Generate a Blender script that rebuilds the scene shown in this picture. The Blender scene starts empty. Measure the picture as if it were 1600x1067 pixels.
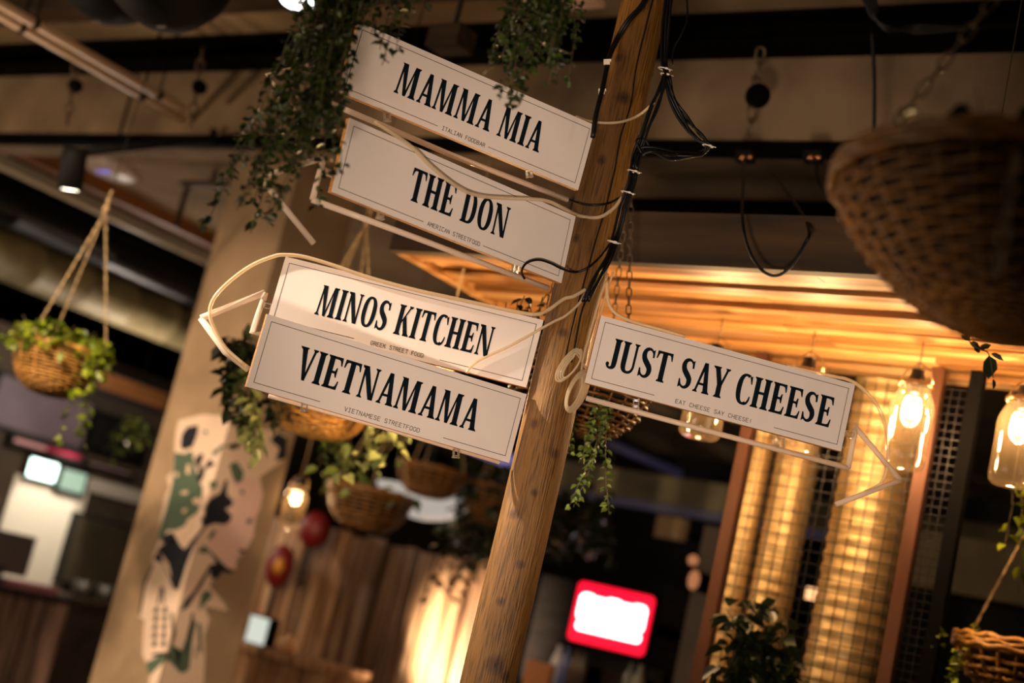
import bpy, math, random
from mathutils import Vector as V, Matrix
random.seed(7)
sc = bpy.context.scene
col = sc.collection
PI = math.pi

# ------------------------------------------------------------------ camera
FPX, CX, CY = 2222.2, 800.0, 533.5
pitch, roll, yaw = math.radians(11), math.radians(13.4), math.radians(36.5)
fh = V((-math.sin(yaw), math.cos(yaw), 0)); rh = V((math.cos(yaw), math.sin(yaw), 0)); UP = V((0, 0, 1))
FWD = fh*math.cos(pitch) + UP*math.sin(pitch)
U0 = -fh*math.sin(pitch) + UP*math.cos(pitch)
XC = rh*math.cos(roll) + U0*math.sin(roll)
YC = -rh*math.sin(roll) + U0*math.cos(roll)
EYE = V((0, 0, 1.6))
cam = bpy.data.cameras.new('camera'); co = bpy.data.objects.new('camera', cam); col.objects.link(co)
m = Matrix.Identity(4)
for i in range(3):
    m[i][0] = XC[i]; m[i][1] = YC[i]; m[i][2] = -FWD[i]; m[i][3] = EYE[i]
co.matrix_world = m
cam.sensor_width = 36; cam.lens = 50; cam.clip_start = .05; cam.clip_end = 100
cam.dof.use_dof = True; cam.dof.focus_distance = 3.1; cam.dof.aperture_fstop = 1.75
sc.camera = co

# ------------------------------------------------------------------ view, world
sc.view_settings.view_transform = 'Standard'; sc.view_settings.look = 'None'
sc.view_settings.exposure = 0.0; sc.view_settings.gamma = 1.0; sc.view_settings.use_curve_mapping = False
w = bpy.data.worlds.new('world'); sc.world = w; w.use_nodes = True
w.node_tree.nodes['Background'].inputs[0].default_value = (1, .72, .45, 1)
w.node_tree.nodes['Background'].inputs[1].default_value = .02
try:
    sc.cycles.use_denoising = True
    sc.cycles.max_bounces = 8; sc.cycles.transparent_max_bounces = 24
    sc.cycles.sample_clamp_indirect = 4.0
    sc.cycles.caustics_reflective = False; sc.cycles.caustics_refractive = False
except Exception: pass

# ------------------------------------------------------------------ lights of the room (unseen spots and lamps, several added to brighten parts)
def spot(name, loc, target, power, color, size=45, blend=.5, rad=.04):
    l = bpy.data.lights.new(name, 'SPOT'); l.energy = power; l.color = color; l.spot_size = math.radians(size)
    l.spot_blend = blend; l.shadow_soft_size = rad
    o = bpy.data.objects.new(name, l); col.objects.link(o); o.location = loc
    o.rotation_euler = (V(target)-V(loc)).to_track_quat('-Z', 'Y').to_euler(); return o
def point(name, loc, power, color, rad=.05):
    l = bpy.data.lights.new(name, 'POINT'); l.energy = power; l.color = color; l.shadow_soft_size = rad
    o = bpy.data.objects.new(name, l); col.objects.link(o); o.location = loc; return o
def area(name, loc, target, power, color, sx, sy):
    l = bpy.data.lights.new(name, 'AREA'); l.shape = 'RECTANGLE'; l.size = sx; l.size_y = sy; l.energy = power; l.color = color
    o = bpy.data.objects.new(name, l); col.objects.link(o); o.location = loc
    o.rotation_euler = (V(target)-V(loc)).to_track_quat('-Z', 'Y').to_euler(); return o
WARM = (1, .74, .5); AMBER = (1, .55, .2); SOFT = (1, .745, .56)
spot('low_lamp_front', (-.25, .2, 1.2), (-1.58, 2.53, 2.2), 232, SOFT, 42, .85, .10)  # unseen lamp standing low in front, lights the signs from below
spot('track_light_side', (-3.55, .95, 2.95), (-2.46, 2.10, 2.19), 620, (1, .80, .6), 22, 1.0, .03)
spot('mural_spot', (-4.0, 1.0, 3.4), (-5.6, 5.0, 1.9), 620, WARM, 40, .8, .1)
area('room_fill_front', (-2.6, .2, 2.6), (-3.2, 4.4, 3.8), 20, WARM, 2.0, .8)  # added soft panel standing in for the room's lamps
point('fill_left_hall', (-6.6, 2.2, 2.2), 105, WARM, .15)  # added, unseen: lights the ceiling and beam from the left
point('fill_right_hall', (1.6, 3.3, 3.3), 22, WARM, .15)  # added, unseen: lifts the right end of the beam
spot('pipe_fill_up', (-5.9, 2.3, 1.5), (-5.38, 3.45, 3.6), 150, (1, .72, .5), 24, .8, .05)  # added, unseen: brightens the pale conduit pipes from below
spot('basket_fill_left', (-3.6, 1.7, 3.5), (-4.95, 3.65, 2.2), 260, WARM, 26, .5, .05)  # added, unseen: brings out the gold of the far left basket
spot('wall_washer', (-5.92, 7.05, .9), (-5.78, 8.0, 1.35), 680, (1, .78, .54), 54, .9, .05)
point('back_lamp', (-7.2, 6.4, 2.4), 12, WARM, .1)
spot('basket_fill_up', (-2.6, 2.2, .9), (-3.45, 3.6, 2.15), 90, (1, .70, .42), 30, .6, .02)  # added, unseen: brightens the underside of the centre basket
point('kitchen_lamp', (-8.9, 7.2, 2.5), 45, (1, .85, .72), .1)

# ------------------------------------------------------------------ pixel rays -> world positions (used once, to place real objects)
def ray(x, y): return FWD + XC*((x-CX)/FPX) - YC*((y-CY)/FPX)
def P(x, y, d): return EYE + ray(x, y)*d
def RX(x, y, v): r = ray(x, y); return EYE + r*((v-EYE[0])/r[0])
def RY(x, y, v): r = ray(x, y); return EYE + r*((v-EYE[1])/r[1])
def RZ(x, y, v): r = ray(x, y); return EYE + r*((v-EYE[2])/r[2])

# ------------------------------------------------------------------ materials
def lin(c):
    return tuple(((v/255)/12.92 if v/255 <= .04045 else ((v/255+.055)/1.055)**2.4) for v in c) + (1,)
def newmat(name):
    mt = bpy.data.materials.new(name); mt.use_nodes = True
    nt = mt.node_tree; b = nt.nodes['Principled BSDF']; return mt, nt, b
def plain(name, c, rough=.5, metal=0, coat=0):
    mt, nt, b = newmat(name)
    b.inputs['Base Color'].default_value = lin(c); b.inputs['Roughness'].default_value = rough; b.inputs['Metallic'].default_value = metal
    if coat: b.inputs['Coat Weight'].default_value = coat
    return mt
def noisy(name, c1, c2, scale=8, stretch=(1, 1, 1), rough=.6, metal=0, bump=.0, detail=5, island=0.0, lo=.35, hi=.65, c3=None, spec=.5):
    mt, nt, b = newmat(name); N = nt.nodes; L = nt.links
    tc = N.new('ShaderNodeTexCoord'); mp = N.new('ShaderNodeMapping'); mp.inputs['Scale'].default_value = stretch
    no = N.new('ShaderNodeTexNoise'); no.inputs['Scale'].default_value = scale; no.inputs['Detail'].default_value = detail
    rp = N.new('ShaderNodeValToRGB'); rp.color_ramp.elements[0].color = lin(c1); rp.color_ramp.elements[1].color = lin(c2)
    rp.color_ramp.elements[0].position = lo; rp.color_ramp.elements[1].position = hi
    if c3:
        e = rp.color_ramp.elements.new((lo+hi)/2); e.color = lin(c3)
    L.new(tc.outputs['Object'], mp.inputs['Vector']); L.new(mp.outputs[0], no.inputs['Vector']); L.new(no.outputs['Fac'], rp.inputs['Fac'])
    last = rp.outputs['Color']
    if island:
        g = N.new('ShaderNodeNewGeometry'); mr = N.new('ShaderNodeMapRange'); mr.inputs['To Min'].default_value = 1-island; mr.inputs['To Max'].default_value = 1+island*.6
        mx = N.new('ShaderNodeMix'); mx.data_type = 'RGBA'; mx.blend_type = 'MULTIPLY'; mx.inputs['Factor'].default_value = 1
        cb = N.new('ShaderNodeCombineColor')
        L.new(g.outputs['Random Per Island'], mr.inputs['Value'])
        for k in range(3): L.new(mr.outputs[0], cb.inputs[k])
        L.new(last, mx.inputs[6]); L.new(cb.outputs[0], mx.inputs[7]); last = mx.outputs[2]
        ad = N.new('ShaderNodeVectorMath'); ad.operation = 'ADD'; sc_ = N.new('ShaderNodeVectorMath'); sc_.operation = 'SCALE'; sc_.inputs['Scale'].default_value = 37
        L.new(g.outputs['Random Per Island'], sc_.inputs[0]); L.new(mp.outputs[0], ad.inputs[0]); L.new(sc_.outputs[0], ad.inputs[1]); L.new(ad.outputs[0], no.inputs['Vector'])
    L.new(last, b.inputs['Base Color'])
    b.inputs['Roughness'].default_value = rough; b.inputs['Metallic'].default_value = metal
    b.inputs['Specular IOR Level'].default_value = spec
    if bump:
        bp = N.new('ShaderNodeBump'); bp.inputs['Strength'].default_value = bump; bp.inputs['Distance'].default_value = .01
        L.new(no.outputs['Fac'], bp.inputs['Height']); L.new(bp.outputs[0], b.inputs['Normal'])
    return mt
def emis(name, c, s):
    mt, nt, b = newmat(name)
    b.inputs['Base Color'].default_value = (0.02, .02, .02, 1); b.inputs['Emission Color'].default_value = lin(c); b.inputs['Emission Strength'].default_value = s; return mt
def leafmat(name, c1, c2, rough=.4, trans=.25):
    mt, nt, b = newmat(name); N = nt.nodes; L = nt.links
    g = N.new('ShaderNodeNewGeometry'); rp = N.new('ShaderNodeValToRGB')
    rp.color_ramp.elements[0].color = lin(c1); rp.color_ramp.elements[1].color = lin(c2)
    L.new(g.outputs['Random Per Island'], rp.inputs['Fac']); L.new(rp.outputs[0], b.inputs['Base Color'])
    b.inputs['Roughness'].default_value = rough
    t = N.new('ShaderNodeBsdfTranslucent'); L.new(rp.outputs[0], t.inputs['Color'])
    mx = N.new('ShaderNodeMixShader'); mx.inputs[0].default_value = trans
    out = N['Material Output']; L.new(b.outputs[0], mx.inputs[1]); L.new(t.outputs[0], mx.inputs[2]); L.new(mx.outputs[0], out.inputs[0])
    return mt
def glassmat(name, tint=(1, 1, 1), amount=.9, rough=.05, milky=0.0, mcol=(235, 220, 200)):
    mt = bpy.data.materials.new(name); mt.use_nodes = True; nt = mt.node_tree; N = nt.nodes; L = nt.links
    N.remove(N['Principled BSDF']); out = N['Material Output']
    tr = N.new('ShaderNodeBsdfTransparent'); tr.inputs[0].default_value = (*tint, 1)
    gl = N.new('ShaderNodeBsdfGlossy'); gl.inputs['Roughness'].default_value = rough
    lw = N.new('ShaderNodeLayerWeight'); lw.inputs['Blend'].default_value = 1-amount if amount < 1 else .1
    mr = N.new('ShaderNodeMapRange'); mr.inputs['To Min'].default_value = .04; mr.inputs['To Max'].default_value = .75
    L.new(lw.outputs['Facing'], mr.inputs['Value'])
    mx = N.new('ShaderNodeMixShader'); L.new(mr.outputs[0], mx.inputs[0]); L.new(tr.outputs[0], mx.inputs[1]); L.new(gl.outputs[0], mx.inputs[2])
    last = mx.outputs[0]
    if milky:
        df = N.new('ShaderNodeBsdfDiffuse'); df.inputs[0].default_value = lin(mcol)
        tl = N.new('ShaderNodeBsdfTranslucent'); tl.inputs[0].default_value = lin(mcol)
        a = N.new('ShaderNodeMixShader'); a.inputs[0].default_value = .35; L.new(df.outputs[0], a.inputs[1]); L.new(tl.outputs[0], a.inputs[2])
        m2 = N.new('ShaderNodeMixShader'); m2.inputs[0].default_value = milky; L.new(last, m2.inputs[1]); L.new(a.outputs[0], m2.inputs[2]); last = m2.outputs[0]
    L.new(last, out.inputs[0]); return mt

M = {}
M['concrete'] = noisy('concrete', (112, 92, 70), (150, 126, 98), 3, rough=.85, bump=.15)
M['pillar'] = noisy('pillar_concrete', (152, 126, 98), (178, 150, 118), 3, rough=.85, bump=.1)
M['ceiling'] = noisy('ceiling_concrete', (120, 98, 70), (152, 126, 92), 2.2, rough=.9, bump=.2)
M['dark'] = noisy('dark_paint', (14, 11, 9), (24, 19, 15), 4, rough=.8)
M['floor'] = noisy('floor_dark', (50, 40, 32), (70, 58, 46), 3, rough=.6)
M['black'] = plain('black_metal', (9, 8, 8), .75)
M['black'].node_tree.nodes['Principled BSDF'].inputs['Specular IOR Level'].default_value = .03
M['blackplastic'] = plain('black_plastic', (8, 8, 8), .7)
M['blackplastic'].node_tree.nodes['Principled BSDF'].inputs['Specular IOR Level'].default_value = .2
M['cable'] = plain('black_cable', (6, 6, 7), .4)
M['cable'].node_tree.nodes['Principled BSDF'].inputs['Specular IOR Level'].default_value = .3
M['steel'] = plain('dark_steel', (42, 40, 40), .4, .8)
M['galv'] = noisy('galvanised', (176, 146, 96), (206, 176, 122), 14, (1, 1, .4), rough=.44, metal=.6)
M['palduct'] = noisy('duct_pale', (122, 108, 74), (146, 130, 92), 5, rough=.6, metal=.1)
M['copper'] = noisy('brown_steel', (74, 46, 30), (98, 62, 42), 10, (1, 1, .2), rough=.35, metal=.5)
M['sheet'] = noisy('printed_white', (228, 218, 212), (233, 224, 218), 9, rough=.5)
M['ply'] = noisy('plywood', (190, 130, 60), (214, 156, 84), 30, (1, 1, 6), rough=.6)
M['ink'] = plain('navy_ink', (13, 25, 34), .9); M['inkthin'] = plain('grey_ink', (44, 40, 38), .9)
for k_ in ('ink', 'inkthin'): M[k_].node_tree.nodes['Principled BSDF'].inputs['Specular IOR Level'].default_value = .08
M['tube'] = glassmat('milky_tube', (1, .97, .92), .85, .08, .8, (246, 230, 214))
M['clip'] = glassmat('clear_clip', (1, .97, .93), .6, .05, .25)
M['cord'] = glassmat('clear_cord', (1, .95, .85), .8, .1, .55, (244, 226, 194))
M['tie'] = plain('white_nylon', (225, 215, 200), .4)
M['leaf'] = leafmat('ivy_leaf', (20, 28, 10), (66, 84, 28))
M['leafdark'] = leafmat('dark_leaf', (20, 28, 16), (44, 56, 30), .35, .12)
M['leafpale'] = leafmat('pale_leaf', (96, 112, 62), (178, 186, 122), .35, .35)
M['leaflime'] = leafmat('lime_leaf', (70, 90, 20), (160, 176, 40), .4, .4)
M['leafoliv'] = leafmat('oval_leaf', (58, 78, 40), (128, 146, 66), .4, .25)
M['stem'] = plain('stem', (70, 62, 32), .6)
M['wicker'] = noisy('wicker', (84, 52, 14), (130, 86, 28), 60, rough=.45, island=.35)
M['wickergold'] = noisy('wicker_gold', (140, 96, 42), (206, 152, 74), 60, rough=.32, island=.35)
M['liner'] = plain('coco_liner', (26, 18, 10), .9)
M['rope'] = noisy('rope', (140, 118, 84), (176, 150, 110), 90, rough=.8)
M['chain'] = noisy('chain_metal', (84, 70, 54), (120, 102, 80), 50, rough=.45, metal=.5)
M['jarglass'] = glassmat('jar_glass', (1, .98, .95), .62, .05, .025, (255, 220, 170))
M['bulb'] = emis('bulb_glow', (255, 206, 140), 60)
M['socket'] = plain('socket', (40, 30, 20), .4, .5)
M['wire'] = plain('jar_wire', (180, 150, 110), .3, .9)
def plankmat(name, c1, c2, c3, axis, island=.35, rough=.55):
    st = [14, 14, 14]; st[axis] = .8
    return noisy(name, c1, c2, 1.6, tuple(st), rough=rough, bump=.15, island=island, c3=c3, lo=.3, hi=.7)
M['canopy'] = plankmat('canopy_plank', (112, 70, 30), (222, 178, 124), (166, 114, 56), 0, .4)
M['fascia'] = noisy('fascia_board', (40, 28, 15), (78, 56, 30), 2, (.6, 10, 8), rough=.7, bump=.1)
M['plankwall'] = plankmat('wall_plank', (84, 54, 34), (204, 168, 130), (150, 108, 72), 2, .6)
M['woodstrip'] = plankmat('wood_strip', (110, 66, 30), (150, 96, 50), (130, 82, 40), 1, .1)

# ------------------------------------------------------------------ mesh builder
ORG = {}
class MB:
    def __init__(s): s.v = []; s.f = []; s.sm = []
    def add(s, vs, fs, smooth=False):
        o = len(s.v); s.v += [tuple(x) for x in vs]; s.f += [tuple(i+o for i in q) for q in fs]; s.sm += [smooth]*len(fs); return s
    def box(s, c, sz, X=V((1, 0, 0)), Y=V((0, 1, 0)), Z=V((0, 0, 1)), bev=0.0):
        c = V(c); hx, hy, hz = sz[0]/2, sz[1]/2, sz[2]/2
        vs = [c+X*(hx*a)+Y*(hy*b)+Z*(hz*d) for d in (-1, 1) for b in (-1, 1) for a in (-1, 1)]
        return s.add(vs, [(0, 2, 3, 1), (4, 5, 7, 6), (0, 1, 5, 4), (2, 6, 7, 3), (0, 4, 6, 2), (1, 3, 7, 5)])
    def bb(s, a, b):
        a, b = V(a), V(b); return s.box((a+b)/2, [abs(b[i]-a[i]) for i in range(3)])
    def tube(s, pts, r, n=6, closed=False, cap=True):
        pts = [V(p) for p in pts]; k = len(pts)
        if k < 2: return s
        rs = r if isinstance(r, (list, tuple)) else [r]*k
        vs = []; fs = []; nrm = None
        for i in range(k):
            if closed: t = pts[(i+1) % k]-pts[i-1]
            else: t = pts[min(i+1, k-1)]-pts[max(i-1, 0)]
            if t.length < 1e-9: t = V((0, 0, 1))
            t.normalize()
            if nrm is None:
                nrm = t.orthogonal().normalized()
            else:
                nrm = (nrm - t*nrm.dot(t))
                nrm = nrm.normalized() if nrm.length > 1e-6 else t.orthogonal().normalized()
            bn = t.cross(nrm)
            for j in range(n):
                a = 2*PI*j/n; vs.append(pts[i]+nrm*(rs[i]*math.cos(a))+bn*(rs[i]*math.sin(a)))
        for i in range(k if closed else k-1):
            i2 = (i+1) % k
            for j in range(n):
                j2 = (j+1) % n; fs.append((i*n+j, i*n+j2, i2*n+j2, i2*n+j))
        if cap and not closed:
            fs.append(tuple(range(n-1, -1, -1))); fs.append(tuple((k-1)*n+j for j in range(n)))
        return s.add(vs, fs, True)
    def lathe(s, c, prof, n=24, X=V((1, 0, 0)), Y=V((0, 1, 0)), Z=V((0, 0, 1)), smooth=True):
        c = V(c); vs = []; fs = []
        for (r, h) in prof:
            for j in range(n):
                a = 2*PI*j/n; vs.append(c+X*(r*math.cos(a))+Y*(r*math.sin(a))+Z*h)
        for i in range(len(prof)-1):
            for j in range(n):
                j2 = (j+1) % n; fs.append((i*n+j, i*n+j2, (i+1)*n+j2, (i+1)*n+j))
        return s.add(vs, fs, smooth)
    def ball(s, c, r, n=12, sc=(1, 1, 1)):
        m_ = n//2; prof = [(max(1e-4, math.sin(PI*i/m_))*1, -math.cos(PI*i/m_)) for i in range(m_+1)]
        c = V(c); vs = []; fs = []
        for (a, h) in prof:
            for j in range(n):
                t = 2*PI*j/n; vs.append(c+V((r*sc[0]*a*math.cos(t), r*sc[1]*a*math.sin(t), r*sc[2]*h)))
        for i in range(m_):
            for j in range(n):
                j2 = (j+1) % n; fs.append((i*n+j, i*n+j2, (i+1)*n+j2, (i+1)*n+j))
        return s.add(vs, fs, True)
    def build(s, name, mat, parent=None, org=None):
        me = bpy.data.meshes.new(name)
        o0 = ORG[parent.name] if parent else V(org if org is not None else (0, 0, 0))
        me.from_pydata([(a[0]-o0[0], a[1]-o0[1], a[2]-o0[2]) for a in s.v], [], s.f); me.update()
        me.polygons.foreach_set('use_smooth', s.sm)
        me.materials.append(mat if not isinstance(mat, str) else M[mat])
        o = bpy.data.objects.new(name, me); col.objects.link(o)
        if parent: o.parent = parent
        else: o.location = o0
        ORG[o.name] = V(o0); return o
def tag(o, label, cat, group=None, kind=None):
    if label: o['label'] = label
    if cat: o['category'] = cat
    if group: o['group'] = group
    if kind: o['kind'] = kind
    return o
def thing(name, label, cat, loc, group=None):
    o = bpy.data.objects.new(name, None); col.objects.link(o); o.location = loc; o.empty_display_size = .05
    ORG[o.name] = V(loc); return tag(o, label, cat, group)
def struct(name, mb, mat, label=None):
    o = mb.build(name, mat, org=mb_center(mb)); o['kind'] = 'structure'
    tag(o, label or name.replace('_', ' '), 'structure'); return o
def mb_center(mb):
    xs = list(zip(*mb.v)); return V((sum(xs[0])/len(xs[0]), sum(xs[1])/len(xs[1]), min(xs[2])))
def dup(root, loc, label):
    r = root.copy(); col.objects.link(r); r.location = loc; r['label'] = label; ORG[r.name] = V(loc)
    for ch in list(root.children):
        c = ch.copy(); col.objects.link(c); c.parent = r
        for g in list(ch.children):
            d = g.copy(); col.objects.link(d); d.parent = c
    return r
def smoothpts(pts, n=6):
    """Catmull-Rom through points"""
    pts = [V(p) for p in pts]
    if len(pts) < 3: return pts
    out = []
    for i in range(len(pts)-1):
        p0 = pts[i-1] if i else pts[0]*2-pts[1]; p1 = pts[i]; p2 = pts[i+1]; p3 = pts[i+2] if i+2 < len(pts) else p2*2-p1
        for k in range(n):
            t = k/n; out.append(.5*((2*p1)+(p2-p0)*t+(2*p0-5*p1+4*p2-p3)*t*t+(3*p1-p0-3*p2+p3)*t**3))
    out.append(pts[-1]); return out
rnd = random.uniform
def rvec(): return V((random.gauss(0, 1), random.gauss(0, 1), random.gauss(0, 1))).normalized()

# ================================================================== ROOM SHELL
struct('floor', MB().bb((-16, -5, -.1), (5, 15, 0)), 'floor')
struct('ceiling', MB().bb((-7.75, -5, 4.0), (5, 15, 4.15)), 'ceiling', 'grey brown concrete ceiling slab above the beam')
struct('ceiling_left', MB().bb((-16, -5, 4.0), (-7.75, 15, 4.15)), 'dark', 'black painted ceiling over the ducts at the far left')
struct('wall_left', MB().bb((-14.2, -5, 0), (-14, 15, 4)), 'dark')
struct('wall_back', MB().bb((-14, 14, 0), (5, 14.2, 4)), 'dark')
struct('wall_right', MB().bb((4.8, -5, 0), (5, 14, 4)), 'dark')
struct('wall_front', MB().bb((-14, -5, 0), (4.8, -4.8, 4)), 'dark')

# concrete cross beam with a dark steel flange above it and a black rail below
BZ = 3.54
pa, pb = RZ(30, 207, BZ), RZ(1342, 220, BZ)
BX = (pb-pa); BX.z = 0; BX.normalize(); BY = V((-BX.y, BX.x, 0)); bm = (pa+pb)/2; bm.z = 0
def beambox(mb, y0, y1, z0, z1, x0=-5.2, x1=7.5): return mb.box(bm+BX*((x0+x1)/2)+BY*((y0+y1)/2)+UP*((z0+z1)/2), (x1-x0, y1-y0, z1-z0), BX, BY, UP)
struct('concrete_beam', beambox(MB(), 0, .34, BZ, 3.872), 'concrete', 'long concrete beam running across under the ceiling')
mb = MB(); beambox(mb, -.14, .34, 3.872, 3.887); beambox(mb, -.04, 0, 3.887, 3.985); beambox(mb, -.14, .34, 3.985, 3.999)
struct('steel_flange', mb, 'black', 'black steel girder on top of the concrete beam')
struct('ceiling_batten', beambox(MB(), -.62, -.45, 3.93, 3.999, -3.4, 1.2), 'fascia', 'brown timber batten under the ceiling in front of the beam')
mb = MB(); beambox(mb, .0, .045, BZ-.058, BZ-.003, -2.75, 3.6)
rail = mb.build('track_rail', 'black', org=bm+UP*(BZ-.058)); tag(rail, 'long black lighting track rail below the concrete beam', 'rail')
for k_, xx in enumerate((-1.55, -.15, 2.95)):
    t = thing('hanger_strap', ['dark strap on the face of the beam at the far left', 'dark strap on the face of the beam beside the dense ivy', 'dark strap on the face of the beam above the large near basket'][k_], 'strap', bm+BX*xx+UP*BZ, 'straps on the beam')
    beambox(MB(), -.006, -.001, BZ-.003, 3.87, xx-.008, xx+.008).build('strap', 'steel', t)

# bulkhead with wooden edge and white conduits, far left
struct('ceiling_rear', MB().bb((-7.5, 5.1, 3.70), (4.8, 13, 4.0)), 'ceiling', 'lower tan concrete ceiling slab behind the beam')
tag(MB().bb((-7.5, 2.2, 3.61), (-7.38, 9, 3.70)).build('wood_batten', 'woodstrip', org=(-7.44, 5, 3.61)), 'long orange brown timber batten along the ceiling bulkhead', 'batten')
t = thing('pale_strip', 'unlit pale tube light fitting running under the timber batten on the left', 'light', (-7.6, 5.5, 3.5))
MB().bb((-7.70, 2.2, 3.56), (-7.52, 9, 3.6)).build('housing', plain('housing_grey', (150, 140, 128), .5), t)
MB().tube([(-7.57, 2.3, 3.54), (-7.57, 8.9, 3.54)], .02, 8).build('tube', plain('white_enamel', (200, 186, 165), .4), t)

# ducts
def duct(name, label, x, z, r, y0, y1, mat, rib=.3):
    t = thing(name, label, 'duct', (x, (y0+y1)/2, z))
    prof = [(r, 0)]; y = rib
    while y < y1-y0: prof += [(r, y-.015), (r*1.02, y-.008), (r*1.02, y+.008), (r, y+.015)]; y += rib
    MB().lathe((x, y0, z), prof+[(r, y1-y0)], 32, V((1, 0, 0)), V((0, 0, 1)), V((0, 1, 0))).build('duct_shell', mat, t)
    mb = MB()
    for y in (y0+1, (y0+y1)/2, y1-1): mb.tube([(x, y, z+r), (x, y, 4.0)], .006, 5)
    mb.build('hanger_rod', 'steel', t); return t
duct('ventilation_duct', 'thick pale ventilation duct running away at the far left', -9.0, 3.325, .185, 3, 13, 'palduct', .45)
duct('ventilation_duct', 'thin black ventilation duct between the pale duct and the ceiling edge', -8.25, 3.5, .13, 3, 13, 'steel', .8)
duct('ventilation_duct', 'shadowed black duct above the thick pale duct', -9.5, 3.78, .16, 3, 13, 'dark', .8)

# ceiling pipes (two pale conduits with clips)
for i, (x, z, lab) in enumerate([(-5.32, 3.6, 'upper of two pale conduit pipes running diagonally below the ceiling'), (-5.442, 3.6, 'lower of two pale conduit pipes running diagonally below the ceiling')]):
    t = thing('conduit_pipe', lab, 'pipe', (x, 3.0, z), 'pale conduit pipes')
    MB().tube([(x, 1.0, z), (x, 4.19 + .12*(i == 1), z)], .021, 10).build('pipe', plain('pipe_pale', (236, 208, 180), .4), t)
    for y in (3.3+.02*i, 4.02):
        mb = MB(); mb.lathe((x, y, z), [(.024, 0), (.027, .004), (.027, .02), (.024, .024)], 12, V((1, 0, 0)), V((0, 0, 1)), V((0, 1, 0)))
        mb.tube([(x, y+.01, z+.02), (x, y+.01, 4.0)], .005, 5); mb.build('pipe_clip', 'black', t)

# ================================================================== PLANK CANOPY
CZ = 2.655
mb = MB(); y = 3.3; wv = [.085, .105, .075, .11, .09, .1, .08]
i = 0
while y < 4.35:
    wd = wv[i % 7]; z = CZ + (.0, .016, .004, .020, .002, .013, .007)[i % 7]
    x = -2.93
    while x < 1.4:
        ln = rnd(1.0, 2.2); x2 = min(1.4, x+ln)
        mb.bb((x+.001, y+.002, z), (x2-.001, y+wd-.006, z+.022)); x = x2
    y += wd; i += 1
struct('plank_ceiling', mb, 'canopy', 'low canopy ceiling of warm orange planks lit by the jar lamps')
mb = MB(); mb.bb((-2.97, 3.262, 2.648), (1.4, 3.3, 2.80))
struct('canopy_fascia', mb, 'fascia', 'dark timber fascia board along the front edge of the plank canopy')
mb = MB(); mb.bb((-2.97, 3.3, 2.648), (-2.93, 4.36, 2.80)); struct('canopy_side', mb, 'canopy', 'plank edge board on the left side of the canopy')
struct('canopy_top', MB().bb((-2.93, 3.3, 2.70), (1.4, 4.36, 2.80)), 'dark', 'dark top of the plank canopy')
mb = MB(); mb.bb((-3.7, 5.2, 2.95), (2.0, 5.4, 3.58))
struct('rear_dark_block', mb, 'black', 'added black block making the dark behind the plank canopy')  # black block put in for the darkness above the canopy
# clad wall at the right behind the cage
mb = MB(); z = 2.44
while z < 2.62:
    mb.bb((-1.36, 4.9, z), (1.4, 4.93, z+.095)); z += .1
struct('wall_clad_right', mb, 'canopy', 'dim plank cladding below the canopy at the right')

# hanging wires on the planks
for x, y in ((-2.31, 3.55), (-1.89, 3.62), (-1.60, 3.62)):
    pass

# ================================================================== PILLAR + MURAL
PX0, PX1, PY0, PY1 = -5.787, -5.305, 5.0, 5.48
struct('pillar', MB().bb((PX0, PY0, 0), (PX1, PY1, 4.0)), 'pillar', 'square concrete pillar carrying the painted woman mural')
def clip(poly, side):
    # corner line in the picture: x = 424 - .27*(y-420); side -1 keeps the left face, +1 the right face
    def d(p): return side*(p[0]-(424-.2705*(p[1]-420)))
    out = []
    for i in range(len(poly)):
        a, b = poly[i], poly[(i+1) % len(poly)]; da, db = d(a), d(b)
        if da >= 0: out.append(a)
        if da*db < 0:
            t = da/(da-db); out.append((a[0]+(b[0]-a[0])*t, a[1]+(b[1]-a[1])*t))
    return out
def mural_poly(mb, poly, lvl):
    off = .0008*(lvl+1)
    for side in (-1, 1):
        q = clip(poly, side)
        if len(q) < 3: continue
        vs = [RY(x, y, PY0-off) for x, y in q] if side < 0 else [RX(x, y, PX1+off) for x, y in q]
        if side < 0:
            for p_ in vs: p_[0] = min(p_[0], PX1+off)
        else:
            for p_ in vs: p_[1] = max(p_[1], PY0-off)
        k = len(vs)
        import mathutils
        tri = mathutils.geometry.tessellate_polygon([vs])
        mb.add(vs, [tuple(t_) for t_ in tri])
# outlines of the painting, two crops of the picture
def A(*pts): return [(220+.2062*x, 630+.2062*y) for x, y in pts]
def B(*pts): return [(200+.2128*x, 840+.2128*y) for x, y in pts]
mural = thing('wall_mural', 'painted mural of a woman in profile with dark hair and laced bodice on the pillar', 'mural', (PX1, PY0, .9))
def paint(name, mat, polys, lvl):
    g = MB()
    for q in polys: mural_poly(g, q, lvl)
    return g.build(name, mat, mural)
paint('cream_ground', plain('mural_cream', (236, 208, 184), .8), [
    A((285, 130), (460, 85), (600, 90), (720, 190), (1000, 200), (1110, 250), (1100, 420), (900, 560), (925, 690), (900, 800), (860, 880), (850, 1010)) + B((900, 0), (880, 60), (850, 110), (800, 150), (790, 230), (700, 240), (620, 300), (600, 360), (700, 470), (735, 540), (560, 500), (600, 600), (560, 720), (565, 870), (555, 1100), (150, 1100), (160, 1010), (125, 900), (105, 860), (120, 600), (75, 580), (120, 330), (180, 200), (180, 130), (240, 0)) + A((130, 1000), (180, 700), (215, 640), (195, 560), (240, 520), (255, 370), (265, 220))], 0)
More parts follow.
